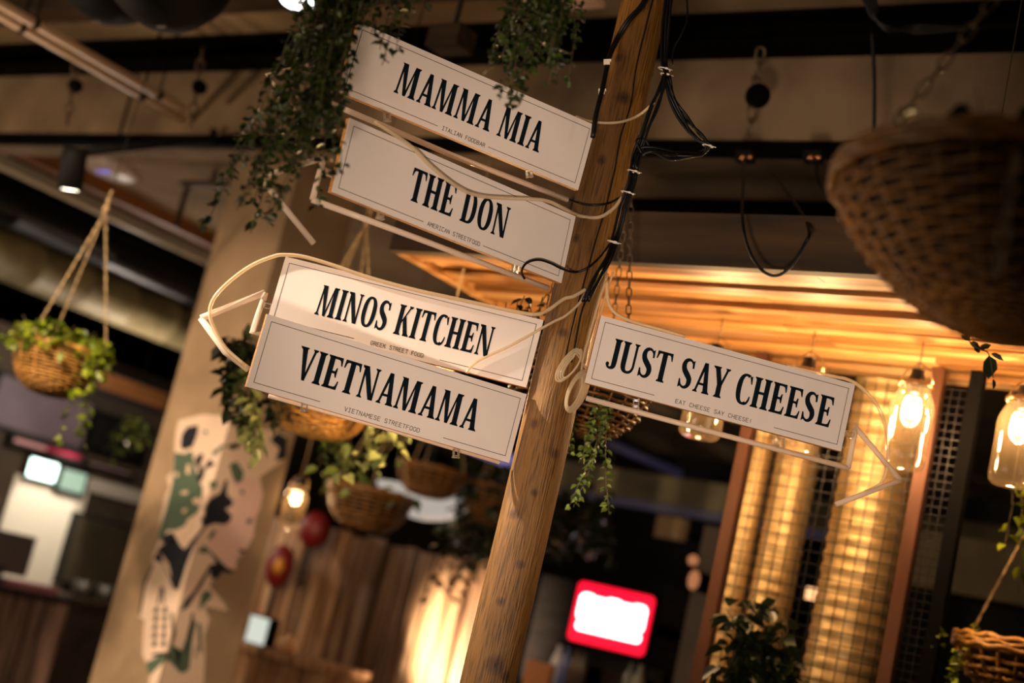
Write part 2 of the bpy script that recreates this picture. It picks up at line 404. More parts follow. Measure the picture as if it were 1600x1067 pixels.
paint('green_paint', plain('mural_green', (82, 102, 82), .8), [
    A((255, 370), (330, 385), (390, 360), (410, 480), (440, 590), (470, 640), (455, 760), (430, 830), (360, 880), (330, 930), (270, 960), (200, 960), (150, 1050), (130, 1000), (200, 780), (240, 600)),
    A((520, 590), (575, 585), (580, 640), (520, 655)), A((540, 370), (620, 310), (640, 325), (570, 390), (545, 400)), A((475, 205), (500, 205), (502, 235), (480, 235)),
    A((670, 460), (730, 440), (780, 520), (770, 590), (720, 610), (690, 540)), A((510, 1010), (560, 960), (570, 990), (520, 1040)),
    B((545, 400), (600, 385), (620, 430), (540, 510), (515, 540)), B((510, 100), (560, 50), (600, 120), (520, 110)),
    B((130, 920), (200, 880), (300, 850), (310, 790), (350, 800), (370, 980), (390, 830), (420, 760), (440, 680), (470, 580), (500, 620), (470, 760), (450, 960), (420, 990), (380, 990), (300, 900), (230, 940), (160, 1010)),
    B((510, 620), (540, 640), (545, 850), (520, 830))], 1)
paint('pink_face', plain('mural_pink', (232, 194, 182), .8), [
    A((700, 600), (790, 570), (890, 580), (925, 680), (905, 790), (870, 870), (860, 950), (850, 1020)) + B((905, 10), (890, 50), (850, 90), (845, 125), (800, 150), (785, 225), (735, 225), (690, 180), (620, 110), (570, 40)) + A((520, 1060), (590, 930), (680, 890), (700, 800), (690, 720), (760, 690))], 1)
paint('cream_curls', plain('mural_cream2', (232, 200, 170), .8), [
    A((350, 460), (375, 465), (370, 540), (340, 530)), A((260, 520), (290, 530), (280, 560), (260, 560)), A((390, 730), (430, 710), (470, 740), (440, 770), (400, 760)), A((310, 810), (350, 790), (345, 820), (320, 835)),
    A((300, 670), (360, 660), (350, 690), (310, 690)), A((430, 840), (350, 880), (360, 950), (270, 1010), (280, 1060), (330, 1060), (400, 960), (410, 900))], 2)
navy = plain('mural_navy', (16, 22, 34), .8)
paint('navy_paint', navy, [
    A((350, 180), (430, 165), (435, 210), (415, 270), (390, 330), (320, 355), (300, 320), (310, 240)),
    A((415, 410), (465, 375), (475, 400), (450, 470), (470, 500), (520, 420), (565, 465), (490, 500), (470, 570), (445, 605), (420, 560), (440, 510), (410, 450)),
    A((480, 790), (530, 720), (600, 680), (640, 580), (660, 580), (650, 690), (700, 740), (690, 780), (640, 800), (690, 850), (680, 890), (640, 920), (560, 910), (480, 940), (455, 870), (490, 850)),
    A((980, 280), (1030, 220), (1110, 260), (1100, 420), (1020, 440), (1050, 340)), A((650, 320), (760, 290), (750, 330), (690, 355)), A((480, 940), (500, 930), (400, 1067), (360, 1067)), A((820, 460), (850, 470), (850, 490), (815, 480)),
    A((755, 660), (780, 655), (780, 690), (760, 690)), A((800, 885), (850, 870), (830, 915), (810, 915)), A((540, 965), (575, 960), (530, 1010)),
    A((170, 1000), (240, 975), (290, 1060), (160, 1060)),
    B((240, 60), (340, 10), (410, 85), (520, 0), (470, 90), (430, 190), (370, 380), (335, 380), (300, 190), (240, 110), (260, 190), (185, 160)),
    B((570, 60), (690, 185), (735, 225), (780, 235), (760, 262), (690, 250), (660, 300), (600, 290), (610, 230), (540, 350), (440, 510), (385, 540), (420, 460), (480, 400), (600, 200), (650, 190)),
    B((810, 85), (860, 90), (855, 115), (825, 118)),
    B((180, 200), (190, 200), (130, 340), (90, 580), (80, 560), (115, 330)), B((250, 190), (320, 300), (330, 380), (305, 300)),
    B((310, 550), (330, 550), (350, 700), (320, 800), (310, 790), (330, 700)), B((465, 560), (485, 550), (470, 680), (430, 860), (420, 860), (450, 680)), B((495, 790), (505, 800), (500, 880), (490, 880)),
    B((180, 850), (300, 840), (300, 868), (175, 872))], 2)
paint('bodice_lacing', navy, [B((205-3*k+dx, 500+62*k), (225-3*k+dx, 520+62*k), (210-3*k+dx, 556+62*k), (185-3*k+dx, 545+62*k)) for k in range(5) for dx in (0, 66)] + [B((240, 355), (262, 370), (268, 480), (255, 490), (250, 390), (225, 490), (212, 480))], 2)

# ================================================================== POLE
PXY = V((-1.775, 2.6, 0)); PR = .058
def onpole(x, y, off=.004):
    """point on the pole's near surface seen through (x, y)"""
    r = ray(x, y); d = V((r.x, r.y, 0)); o = V((EYE.x-PXY.x, EYE.y-PXY.y, 0)); R = .0565+off
    a = d.dot(d); b = 2*o.dot(d); c = o.dot(o)-R*R; D = b*b-4*a*c
    t = (-b-math.sqrt(D))/(2*a) if D > 0 else -b/(2*a)
    return EYE + r*t

def wood_pole_mat():
    mt, nt, b = newmat('pole_wood'); N = nt.nodes; L = nt.links
    tc = N.new('ShaderNodeTexCoord')
    def noise(scale, st, det=6, dist=0):
        mp = N.new('ShaderNodeMapping'); mp.inputs['Scale'].default_value = st; no = N.new('ShaderNodeTexNoise')
        no.inputs['Scale'].default_value = scale; no.inputs['Detail'].default_value = det; no.inputs['Distortion'].default_value = dist
        L.new(tc.outputs['Object'], mp.inputs[0]); L.new(mp.outputs[0], no.inputs['Vector']); return no
    n1 = noise(9, (1, 1, .12), 7, .6); n2 = noise(240, (1, 1, .07), 4); n3 = noise(5, (1, 1, .5), 3)
    r1 = N.new('ShaderNodeValToRGB'); e = r1.color_ramp.elements
    e[0].position = .3; e[0].color = lin((52, 32, 10)); e[1].position = .72; e[1].color = lin((168, 118, 46))
    x = e.new(.5); x.color = lin((114, 76, 22))
    L.new(n1.outputs['Fac'], r1.inputs[0])
    r3 = N.new('ShaderNodeValToRGB'); r3.color_ramp.elements[0].position = .48; r3.color_ramp.elements[1].position = .62
    L.new(n3.outputs['Fac'], r3.inputs[0])
    mx = N.new('ShaderNodeMix'); mx.data_type = 'RGBA'; mx.inputs[7].default_value = lin((138, 100, 50))
    sc2 = N.new('ShaderNodeMath'); sc2.operation = 'MULTIPLY'; sc2.inputs[1].default_value = .6; L.new(r3.outputs[0], sc2.inputs[0]); L.new(sc2.outputs[0], mx.inputs[0]); L.new(r1.outputs[0], mx.inputs[6])
    r2 = N.new('ShaderNodeValToRGB'); r2.color_ramp.elements[0].position = .33; r2.color_ramp.elements[0].color = (.35, .3, .25, 1); r2.color_ramp.elements[1].position = .5
    L.new(n2.outputs['Fac'], r2.inputs[0])
    m2 = N.new('ShaderNodeMix'); m2.data_type = 'RGBA'; m2.blend_type = 'MULTIPLY'; m2.inputs[0].default_value = .9
    L.new(mx.outputs[2], m2.inputs[6]); L.new(r2.outputs[0], m2.inputs[7])
    # knots
    last = None
    for (x, y, k) in [(835, 662, 1), (866, 709, 1), (803, 803, 1), (813, 882, .8), (729, 1026, 1), (774, 1039, 1.7), (788, 1056, 1), (975, 153, 1.2), (900, 372, .8), (940, 250, .9), (835, 770, .7), (782, 940, .8), (966, 90, .9), (880, 520, .9)]:
        q = onpole(x, y, 0)-V((PXY.x, PXY.y, 0)); vd = N.new('ShaderNodeVectorMath'); vd.operation = 'DISTANCE'; vd.inputs[1].default_value = q; L.new(tc.outputs['Object'], vd.inputs[0])
        ml = N.new('ShaderNodeMath'); ml.operation = 'DIVIDE'; ml.inputs[1].default_value = k; L.new(vd.outputs['Value'], ml.inputs[0])
        if last:
            mn = N.new('ShaderNodeMath'); mn.operation = 'MINIMUM'; L.new(last.outputs[0], mn.inputs[0]); L.new(ml.outputs[0], mn.inputs[1]); last = mn
        else: last = ml
    wob = N.new('ShaderNodeMath'); wob.operation = 'MULTIPLY_ADD'; wob.inputs[1].default_value = .012; wob.inputs[2].default_value = -.006; L.new(n1.outputs['Fac'], wob.inputs[0])
    ad = N.new('ShaderNodeMath'); L.new(last.outputs[0], ad.inputs[0]); L.new(wob.outputs[0], ad.inputs[1])
    rk = N.new('ShaderNodeValToRGB'); el = rk.color_ramp.elements; el[0].position = .0025; el[0].color = (.07, .05, .03, 1); el[1].position = .016; el[1].color = (1, 1, 1, 1)
    e_ = el.new(.0055); e_.color = (.75, .62, .45, 1); e_ = el.new(.008); e_.color = (.45, .36, .25, 1)
    L.new(ad.outputs[0], rk.inputs[0])
    m3 = N.new('ShaderNodeMix'); m3.data_type = 'RGBA'; m3.blend_type = 'MULTIPLY'; m3.inputs[0].default_value = 1
    L.new(m2.outputs[2], m3.inputs[6]); L.new(rk.outputs[0], m3.inputs[7]); L.new(m3.outputs[2], b.inputs['Base Color'])
    b.inputs['Roughness'].default_value = .5
    bp = N.new('ShaderNodeBump'); bp.inputs['Strength'].default_value = .7; bp.inputs['Distance'].default_value = .006
    L.new(n2.outputs['Fac'], bp.inputs['Height']); L.new(bp.outputs[0], b.inputs['Normal'])
    return mt
mb = MB(); prof = []
vs = []; fs = []; NP = 40; NZ = 60
for i in range(NZ+1):
    z = 4.0*i/NZ; r0 = .0615-.0018*z
    for j in range(NP):
        a = 2*PI*j/NP
        r = r0*(1+.018*math.sin(2*a+z*1.3)+.012*math.sin(5*a-z*2.1)+.008*math.sin(z*7+a))
        vs.append((PXY.x+r*math.cos(a), PXY.y+r*math.sin(a), z))
for i in range(NZ):
    for j in range(NP):
        j2 = (j+1) % NP; fs.append((i*NP+j, i*NP+j2, (i+1)*NP+j2, (i+1)*NP+j))
mb.add(vs, fs, True)
tag(mb.build('timber_pole', wood_pole_mat(), org=(PXY.x, PXY.y, 0)), 'round debarked timber pole carrying the five direction signs', 'pole')

# ================================================================== LETTERS
def _q(*p): return list(p)
def serif(x0, x1, y, up=1, e=.055):
    return [(x0-e, y), (x1+e, y), (x1+e, y+.03*up), (x1, y+.085*up), (x0, y+.085*up), (x0-e, y+.03*up)]
def R_(x0, y0, x1, y1): return [(x0, y0), (x1, y0), (x1, y1), (x0, y1)]
def stroke(pts):
    """pts: (x, y, width) -> quads, smooth variable-width stroke"""
    n = len(pts); P_ = []
    for i in range(n-1):
        a = pts[i-1] if i else pts[0]; b = pts[i]; c = pts[i+1]; d = pts[i+2] if i+2 < n else pts[i+1]
        for k in range(6):
            t = k/6; P_.append(tuple(.5*((2*b[m_])+(c[m_]-a[m_])*t+(2*a[m_]-5*b[m_]+4*c[m_]-d[m_])*t*t+(3*b[m_]-a[m_]-3*c[m_]+d[m_])*t**3) for m_ in range(3)))
    P_.append(pts[-1]); L_ = []; R2 = []
    for i, (x, y, w_) in enumerate(P_):
        a = P_[max(0, i-1)]; b = P_[min(len(P_)-1, i+1)]; tx, ty = b[0]-a[0], b[1]-a[1]; l = math.hypot(tx, ty) or 1
        nx, ny = -ty/l, tx/l; L_.append((x+nx*w_/2, y+ny*w_/2)); R2.append((x-nx*w_/2, y-ny*w_/2))
    return [[L_[i], R2[i], R2[i+1], L_[i+1]] for i in range(len(P_)-1)]
def ring(cx, cy, rx, ry, ix, iy, a0=0, a1=360, n=28, p=2.35):
    def pt(a, x, y):
        c, s = math.cos(a), math.sin(a); return (cx+x*abs(c)**(2/p)*(1 if c >= 0 else -1), cy+y*abs(s)**(2/p)*(1 if s >= 0 else -1))
    A = [math.radians(a0+(a1-a0)*i/n) for i in range(n+1)]
    return [[pt(A[i], rx, ry), pt(A[i+1], rx, ry), pt(A[i+1], ix, iy), pt(A[i], ix, iy)] for i in range(n)]
S0, S1 = .08, .27
G = {}
G['I'] = (.35, [R_(S0, 0, S1, 1), serif(S0, S1, 0), serif(S0, S1, 1, -1)])
G['H'] = (.72, [R_(S0, 0, S1, 1), R_(.45, 0, .64, 1), R_(.2, .46, .5, .55), serif(S0, S1, 0), serif(S0, S1, 1, -1), serif(.45, .64, 0), serif(.45, .64, 1, -1)])
armT = [(.2, 1), (.55, 1), (.57, .74), (.525, .74), (.47, .89), (.42, .915), (.2, .92)]
armB = [(.2, 0), (.55, 0), (.58, .27), (.535, .27), (.48, .11), (.42, .085), (.2, .08)]
G['E'] = (.62, [R_(S0, 0, S1, 1), serif(S0, S1, 0), serif(S0, S1, 1, -1), armT, armB, R_(.2, .47, .43, .55), [(.36, .47), (.40, .36), (.445, .36), (.445, .66), (.40, .66), (.36, .55)]])
G['T'] = (.64, [R_(.225, 0, .415, 1), serif(.225, .415, 0), [(.03, 1), (.61, 1), (.63, .74), (.585, .74), (.54, .88), (.5, .915), (.14, .915), (.10, .88), (.055, .74), (.01, .74)]])
G['A'] = (.66, [[(.085, 0), (.165, 0), (.41, 1), (.30, 1)], [(.30, 1), (.44, 1), (.62, 0), (.425, 0)], R_(.19, .25, .5, .33), serif(.09, .16, 0), serif(.435, .61, 0)])
G['V'] = (.64, [[(.045, 1), (.24, 1), (.40, 0), (.29, 0)], [(.50, 1), (.585, 1), (.39, 0), (.31, 0)], serif(.05, .235, 1, -1), serif(.505, .58, 1, -1)])
G['Y'] = (.64, [R_(.235, 0, .425, .45), serif(.235, .425, 0), [(.04, 1), (.235, 1), (.425, .42), (.235, .42)], [(.51, 1), (.595, 1), (.425, .42), (.33, .40)], serif(.045, .23, 1, -1), serif(.515, .59, 1, -1)])
G['N'] = (.74, [R_(.10, 0, .18, 1), [(.06, 1), (.26, 1), (.64, 0), (.47, 0)], R_(.56, 0, .64, 1), serif(.10, .18, 0), serif(.06, .2, 1, -1, .03), serif(.56, .64, 1, -1)])
G['M'] = (.94, [[(.085, 0), (.165, 0), (.225, 1), (.145, 1)], [(.14, 1), (.33, 1), (.50, 0), (.385, 0)], [(.64, 1), (.70, 1), (.50, 0), (.42, 0)], [(.64, 1), (.82, 1), (.85, 0), (.66, 0)], serif(.085, .165, 0), serif(.66, .85, 0), [(.09, 1), (.33, 1), (.3, .93), (.15, .93)], [(.64, 1), (.87, 1), (.87, .97), (.82, .93), (.66, .93)]])
G['O'] = (.70, ring(.35, .5, .31, .515, .125, .43))
G['D'] = (.70, [R_(S0, 0, S1, 1), serif(S0, S1, 0), serif(S0, S1, 1, -1), R_(.2, .92, .36, 1), R_(.2, 0, .36, .08)] + ring(.33, .5, .31, .5, .125, .42, -90, 90, 18))
G['C'] = (.64, ring(.35, .5, .31, .515, .125, .43, 62, 300, 26) + [[(.47, .93), (.57, .97), (.60, .70), (.555, .70), (.5, .86)]] + stroke([(.40, .02, .09), (.50, .06, .08), (.565, .18, .07), (.585, .30, .045)]))
G['S'] = (.60, stroke([(.50, .70, .05), (.47, .86, .06), (.36, .955, .085), (.22, .92, .13), (.155, .78, .17), (.19, .62, .19), (.31, .48, .2), (.42, .35, .19), (.435, .2, .17), (.37, .075, .12), (.25, .04, .085), (.13, .12, .07), (.085, .28, .05)]) + [[(.44, .93), (.53, .97), (.54, .70), (.50, .70)], [(.055, 0), (.14, .06), (.095, .30), (.055, .30)]])
G['K'] = (.72, [R_(S0, 0, S1, 1), serif(S0, S1, 0), serif(S0, S1, 1, -1), [(.25, .36), (.25, .47), (.52, 1), (.60, 1)], [(.30, .5), (.42, .66), (.67, 0), (.47, 0)], serif(.51, .60, 1, -1, .045), serif(.47, .66, 0, 1, .04)])
G['U'] = (.72, [R_(S0, .28, S1, 1), R_(.51, .28, .60, 1), serif(S0, S1, 1, -1), serif(.51, .60, 1, -1)] + ring(.34, .29, .26, .31, .07, .22, 180, 270, 10) + ring(.34, .29, .26, .31, .17, .22, 270, 360, 10))
G['J'] = (.46, [R_(.2, .22, .39, 1), serif(.2, .39, 1, -1)] + stroke([(.295, .24, .19), (.275, .1, .17), (.18, .03, .09), (.08, .06, .08), (.05, .13, .09)]) + ring(.06, .14, .065, .07, .001, .001, 0, 360, 12, 2))
# thin stroke alphabet for the small line
TH = {'A': [[(0, 0), (.25, 1), (.5, 0)], [(.09, .35), (.41, .35)]], 'B': [[(0, 0), (0, 1), (.3, 1), (.42, .88), (.42, .65), (.3, .53), (0, .53)], [(.3, .53), (.46, .4), (.46, .14), (.32, 0), (0, 0)]],
 'C': [[(.46, .82), (.36, 1), (.12, 1), (0, .82), (0, .18), (.12, 0), (.36, 0), (.46, .18)]], 'D': [[(0, 0), (0, 1), (.28, 1), (.46, .8), (.46, .2), (.28, 0), (0, 0)]],
 'E': [[(.44, 0), (0, 0), (0, 1), (.44, 1)], [(0, .52), (.36, .52)]], 'F': [[(0, 0), (0, 1), (.44, 1)], [(0, .52), (.36, .52)]],
 'G': [[(.46, .82), (.36, 1), (.12, 1), (0, .82), (0, .18), (.12, 0), (.36, 0), (.46, .18), (.46, .48), (.26, .48)]], 'H': [[(0, 0), (0, 1)], [(.46, 0), (.46, 1)], [(0, .52), (.46, .52)]],
 'I': [[(.06, 0), (.40, 0)], [(.23, 0), (.23, 1)], [(.06, 1), (.40, 1)]], 'K': [[(0, 0), (0, 1)], [(.46, 1), (.02, .45)], [(.14, .58), (.48, 0)]], 'L': [[(.06, 1), (.06, 0), (.46, 0)]],
 'M': [[(0, 0), (0, 1), (.24, .45), (.48, 1), (.48, 0)]], 'N': [[(0, 0), (0, 1), (.46, 0), (.46, 1)]], 'O': [[(.12, 0), (0, .18), (0, .82), (.12, 1), (.34, 1), (.46, .82), (.46, .18), (.34, 0), (.12, 0)]],
 'R': [[(0, 0), (0, 1), (.3, 1), (.44, .86), (.44, .62), (.3, .5), (0, .5)], [(.24, .5), (.47, 0)]], 'S': [[(.44, .84), (.34, 1), (.12, 1), (.01, .86), (.01, .68), (.1, .56), (.36, .44), (.45, .32), (.45, .14), (.34, 0), (.12, 0), (0, .16)]],
 'T': [[(0, 1), (.48, 1)], [(.24, 1), (.24, 0)]], 'V': [[(0, 1), (.24, 0), (.48, 1)]], 'Y': [[(0, 1), (.24, .5), (.48, 1)], [(.24, .5), (.24, 0)]], '!': [[(.2, 1), (.2, .3)], [(.2, .1), (.2, 0)]]}
def flat(mb, polys, fr, z):
    c, X, Y, Nn = fr; import mathutils
    for q in polys:
        vs = [c+X*a+Y*b+Nn*z for a, b in q]
        ar = sum(q[i][0]*q[(i+1) % len(q)][1]-q[(i+1) % len(q)][0]*q[i][1] for i in range(len(q)))
        if abs(ar) < 1e-12: continue
        if ar < 0: vs = vs[::-1]
        if len(vs) == 4: mb.add(vs, [(0, 1, 2, 3)])
        else:
            tri = mathutils.geometry.tessellate_polygon([vs]); mb.add(vs, [tuple(t_) for t_ in tri])
def big_text(mb, s, fr, x0, x1, yb, h, z=.0004, space=.30, track=.0):
    adv = [(space if ch == ' ' else G[ch][0]+track) for ch in s]; tot = sum(adv); k = (x1-x0)/(tot-.06); x = -.03
    for ch, a in zip(s, adv):
        if ch != ' ':
            flat(mb, [[(x0+(x+px_)*k, yb+py_*h) for px_, py_ in q] for q in G[ch][1]], fr, z)
        x += a
def small_text(mb, s, fr, x0, x1, yb, h, z=.0004, wd=.0011):
    k = (x1-x0)/(len(s)-.27); 
    for i, ch in enumerate(s):
        if ch == ' ': continue
        for pl in TH[ch]:
            pts = [(x0+(i+p_[0]*1.45)*k, yb+p_[1]*h) for p_ in pl]
            for a, b in zip(pts, pts[1:]):
                tx, ty = b[0]-a[0], b[1]-a[1]; l = math.hypot(tx, ty); nx, ny = -ty/l*wd/2, tx/l*wd/2; ex, ey = tx/l*wd*.4, ty/l*wd*.4
                flat(mb, [[(a[0]-ex+nx, a[1]-ey+ny), (b[0]+ex+nx, b[1]+ey+ny), (b[0]+ex-nx, b[1]+ey-ny), (a[0]-ex-nx, a[1]-ey-ny)]], fr, z)

# ================================================================== DIRECTION SIGNS
SW, SH, SM = .60, .1569, .0130
def frame(c, x, n):
    X = V(x).normalized(); Nn = V(n); Nn = (Nn-X*Nn.dot(X)).normalized(); return (V(c), X, Nn.cross(X).normalized(), Nn)
FR = {'mamma': frame((-1.917, 2.253, 2.655), (.464, .886, -.009), (.884, -.464, -.059)),
      'don': frame((-1.855, 2.22, 2.421), (.319, .948, .019), (.948, -.319, .004)),
      'minos': frame((-2.053, 2.365, 2.195), (.834, .551, -.02), (.551, -.835, -.016)),
      'viet': frame((-1.969, 2.282, 2.02), (.56, .829, -.01), (.828, -.56, -.043)),
      'cheese': frame((-1.472, 2.792, 2.224), (.756, .654, -.015), (.654, -.757, -.017))}
def onsign(k, x, y, off=0.0):
    c, X, Y, Nn = FR[k]; r = ray(x, y); t = ((c+Nn*off-EYE).dot(Nn))/r.dot(Nn); return EYE+r*t
def mixdepth(pts): return pts
def sign(k, title, ttx, tag_, tgx, gap, label, tubes, clips, jag=False):
    fr = FR[k]; c, X, Y, Nn = fr
    t = thing('direction_sign', label, 'sign', c-Y*(SH/2), 'direction signs on the timber pole')
    MB().box(c-Nn*.0085, (SW, SH, .013), X, Y, Nn).build('plywood_board', 'ply', t)
    MB().box(c-Nn*.001, (SW-.0006, SH-.0006, .002), X, Y, Nn).build('printed_face', 'sheet', t)
    mb = MB(); a, b = SW/2-SM, SH/2-SM; lw = .0012
    segs = [((-a, b), (a, b)), ((-a, -b), (-a, b)), ((a, -b), (a, b)), ((-a, -b), (gap[0], -b)), ((gap[1], -b), (a, -b))]
    for (p0, p1) in segs:
        x0, x1 = sorted((p0[0], p1[0])); y0, y1 = sorted((p0[1], p1[1])); flat(mb, [R_(x0-lw/2, y0-lw/2, x1+lw/2, y1+lw/2)], fr, .0003)
    mb.build('border_line', 'inkthin', t)
    mb = MB(); big_text(mb, title, fr, ttx[0], ttx[1], -.0335, .0695); mb.build('lettering', 'ink', t)['label'] = 'navy serif lettering %s' % title
    mb = MB(); small_text(mb, tag_, fr, tgx[0], tgx[1], -.0695, .0085); mb.build('tagline', 'inkthin', t)['label'] = 'small thin lettering %s' % tag_
    for pl in tubes:
        r_ = pl[0]; off = pl[1]
        MB().tube([onsign(k, x, y, off) for x, y in pl[2]], r_, 10).build('neon_tube', 'tube', t)
    for (x, y, dx, dy) in clips:
        p0 = onsign(k, x, y, -.006); ax = (onsign(k, x+dx, y+dy, -.006)-p0); l = ax.length; ax.normalize(); sd = ax.cross(Nn).normalized()
        mb = MB()
        for s_ in (-1, 1): mb.box(p0+ax*(l*.42)+sd*(s_*.0055), (l*.95, .0018, .011), ax, sd, Nn)
        mb.box(p0+ax*(l*.08), (.003, .0128, .011), ax, sd, Nn); mb.box(p0+ax*(l*.62), (.003, .0128, .011), ax, sd, Nn)
        mb.tube([p0+ax*(l*.8)+sd*(.0085*math.cos(q))+Nn*(.0085*math.sin(q)) for q in [2*PI*i/12 for i in range(12)]], .0016, 5, True)
        mb.build('tube_clip', 'clip', t)
    return t
TR = .0062
sign('mamma', 'MAMMA MIA', (-.184, .178), 'ITALIAN FOODBAR', (-.0553, .0511), (-.0673, .0604),
     'white sign reading MAMMA MIA, top left of the pole beneath the ivy',
     [(TR, -.004, [(532, 168), (700, 240), (887, 312)]), (TR, -.004, [(532, 168), (504, 153), (512, 112), (521, 92)]), (TR, -.004, [(521, 92), (418, 118), (463, 178), (489, 218)])],
     [(604, 175, 2, 18), (826, 262, 2, 18), (527, 116, -16, -6)])
sign('don', 'THE DON', (-.130, .126), 'AMERICAN STREETFOOD', (-.0694, .0675), (-.0805, .077),
     'white sign reading THE DON, just below the uppermost sign',
     [(TR, -.004, [(488, 312), (670, 379), (856, 450)]), (TR, -.004, [(488, 312), (506, 246)]), (TR, -.004, [(506, 246), (441, 266), (414, 277)]), (TR, -.004, [(410, 281), (450, 331), (490, 380)])],
     [(596, 327, -3, 18), (806, 412, -4, 20), (520, 272, -16, -5)])
sign('minos', 'MINOS KITCHEN', (-.2015, .2015), 'GREEK STREET FOOD', (-.0609, .0602), (-.1008, .0987),
     'white sign reading MINOS KITCHEN, brightly lit at its left end',
     [(.0075, -.004, [(411, 468), (414, 457)]), (.0075, -.004, [(414, 457), (314, 497)]), (.0075, -.004, [(314, 497), (352, 550), (388, 577)]), (.0065, -.004, [(411, 468), (394, 520), (408, 522)])],
     [(426, 480, -20, -4)])
sign('viet', 'VIETNAMAMA', (-.210, .203), 'VIETNAMESE STREETFOOD', (-.0876, .0834), (-.1432, .1391),
     'white sign reading VIETNAMAMA, lowest on the left of the pole',
     [(.005, -.022, [(420, 618), (600, 668), (780, 722)])],
     [(476, 631, -2, 15), (713, 702, -1, 16)])
sign('cheese', 'JUST SAY CHEESE', (-.2625, .262), 'EAT CHEESE SAY CHEESE!', (-.092, .0867), (-.142, .1388),
     'white sign reading JUST SAY CHEESE, the only one right of the pole',
     [(TR, -.004, [(916, 622), (1120, 677), (1325, 731)]), (TR, -.004, [(1325, 731), (1337, 668)]), (TR, -.004, [(1337, 668), (1407, 750)]), (TR, -.004, [(1407, 750), (1306, 788)])],
     [(994, 624, -1, 17), (1221, 685, -1, 16), (1321, 677, 14, 4)])

# ================================================================== CABLES AND CORDS
def cord(name, label, cat, pts, r, mat, group=None, sm=5):
    """pts given as world points"""
    mb = MB().tube(smoothpts(pts, sm), r, 7)
    o = mb.build(name, mat, org=pts[len(pts)//2]); return tag(o, label, cat, group)
D = 3.13
bundle = thing('cable_bundle', 'bundle of black cables tied together down the right side of the pole', 'cable', P(1000, 240, D+.05))
def strand(pts, r=.0034, name='cable_strand', mat='cable'):
    pts = [p+rvec()*.006 for p in pts]
    MB().tube(smoothpts(pts, 5), r, 7).build(name, mat, bundle)
def rp(x, y, dx=0, d=3.2): return P(x+dx, y, d)
for k in range(4):
    j = (k-1.5)*2.8; dd = 3.24+.005*(k % 2)
    strand([P(1052+j, -60, 3.33), P(1044+j, 30, 3.31), P(1036+j*.8, 95, 3.29), P(1038+j*.4, 122, 3.27), P(1022+j*.7, 165, 3.25), P(1008+j*.9, 205, dd), P(998+j, 240, dd),
            P(986+j, 280, dd-.01), P(974+j*.8, 325, dd-.02), P(964+j*.7, 370, dd-.03), P(952+j*.6, 405, dd-.06), P(930+j*.6, 440, 3.13), P(914+j*.5, 468, 3.12)])
for k in range(5):
    j = (k-2)*2.6
    strand([P(1043, 118, 3.27), P(1050+j*.5, 150, 3.27), P(1066+j, 185, 3.27), P(1090+j, 212, 3.26), P(1106, 226, 3.26), P(1098, 238+j*.4, 3.26), P(1075, 245+j*.7, 3.255), P(1050, 241+j, 3.25), P(1020, 236+j, 3.245), P(1000, 240+j, 3.24), P(990, 262, 3.23)])
strand([P(1062, -60, 3.33), P(1071, 20, 3.31), P(1064, 55, 3.3), P(1052, 75, 3.29), P(1046, 100, 3.28)], .0025)
strand([P(1000, 240, 3.235), P(996, 222, 3.235), P(1003, 214, 3.24), P(1012, 224, 3.245), P(1016, 240, 3.25)], .0025)
for (x, y, d, r_) in [(1038, 108, 3.28, .014), (1040, 117, 3.28, .012), (1106, 228, 3.26, .012), (990, 268, 3.225, .014), (980, 301, 3.22, .014), (958, 378, 3.19, .013)]:
    c = P(x, y, d); ax = (P(x-6, y+20, d)-c).normalized(); u = ax.cross(FWD).normalized(); v_ = ax.cross(u)
    mb = MB().tube([c+u*(r_*math.cos(q))+v_*(r_*math.sin(q)) for q in [2*PI*i/14 for i in range(14)]], .0016, 5, True)
    mb.box(c-FWD*r_+u*.004, (.006, .005, .004), u, v_, ax); mb.tube([c-FWD*r_, c-FWD*r_+u*.018], .001, 4)
    mb.build('zip_tie', 'tie', bundle)
# left cable along the pole edge
lb = thing('cable_pair', 'pair of black cables crossing the top of the pole down to the uppermost sign', 'cable', P(945, 100, 3.2))
for j in (0, 5): MB().tube(smoothpts([onpole(1018+j, -40, .006), onpole(1004+j, 4, .006), onpole(980+j, 32, .006), onpole(962+j*.8, 62, .006), P(950+j*.5, 92, 3.25), P(940+j*.4, 140, 3.22), P(930+j*.4, 180, 3.2), P(925+j*.4, 215, 3.19)], 5), .0042, 7).build('cable_strand', 'cable', lb)
for (x, y) in ((948, 97), (940, 143)):
    mb = MB().box(P(x, y, 3.235), (.014, .012, .008), XC, YC, FWD); mb.box(P(x+4, y-2, 3.235), (.008, .006, .012), XC, YC, FWD); mb.build('cable_clip', 'tie', lb)
cord('thin_cable', 'thin black wire stapled straight down the middle of the pole', 'cable', [onpole(x, y, .0015) for x, y in [(1030, -40), (1020, 0), (995, 100), (986, 162), (970, 212), (960, 267), (947, 322), (930, 379), (911, 447), (901, 482), (888, 537), (878, 585)]], .0018, 'cable')
cord('thin_cable', 'thin black wire hanging beside the pole centre down to the coiled cord', 'cable', [onpole(x, y, .004) for x, y in [(955, 385), (936, 425), (920, 458), (908, 490), (900, 530), (893, 566)]], .0022, 'cable')
cord('power_cable', 'black wire looping over the lower right corner of THE DON sign', 'cable',
     [onsign('don', x, y, .012) for x, y in [(820, 436), (815, 424), (823, 411), (841, 406), (861, 411.6), (878, 420)]] + [onpole(x, y, .008) for x, y in [(898, 425), (919, 418), (940, 399), (952, 382)]], .0026, 'cable')
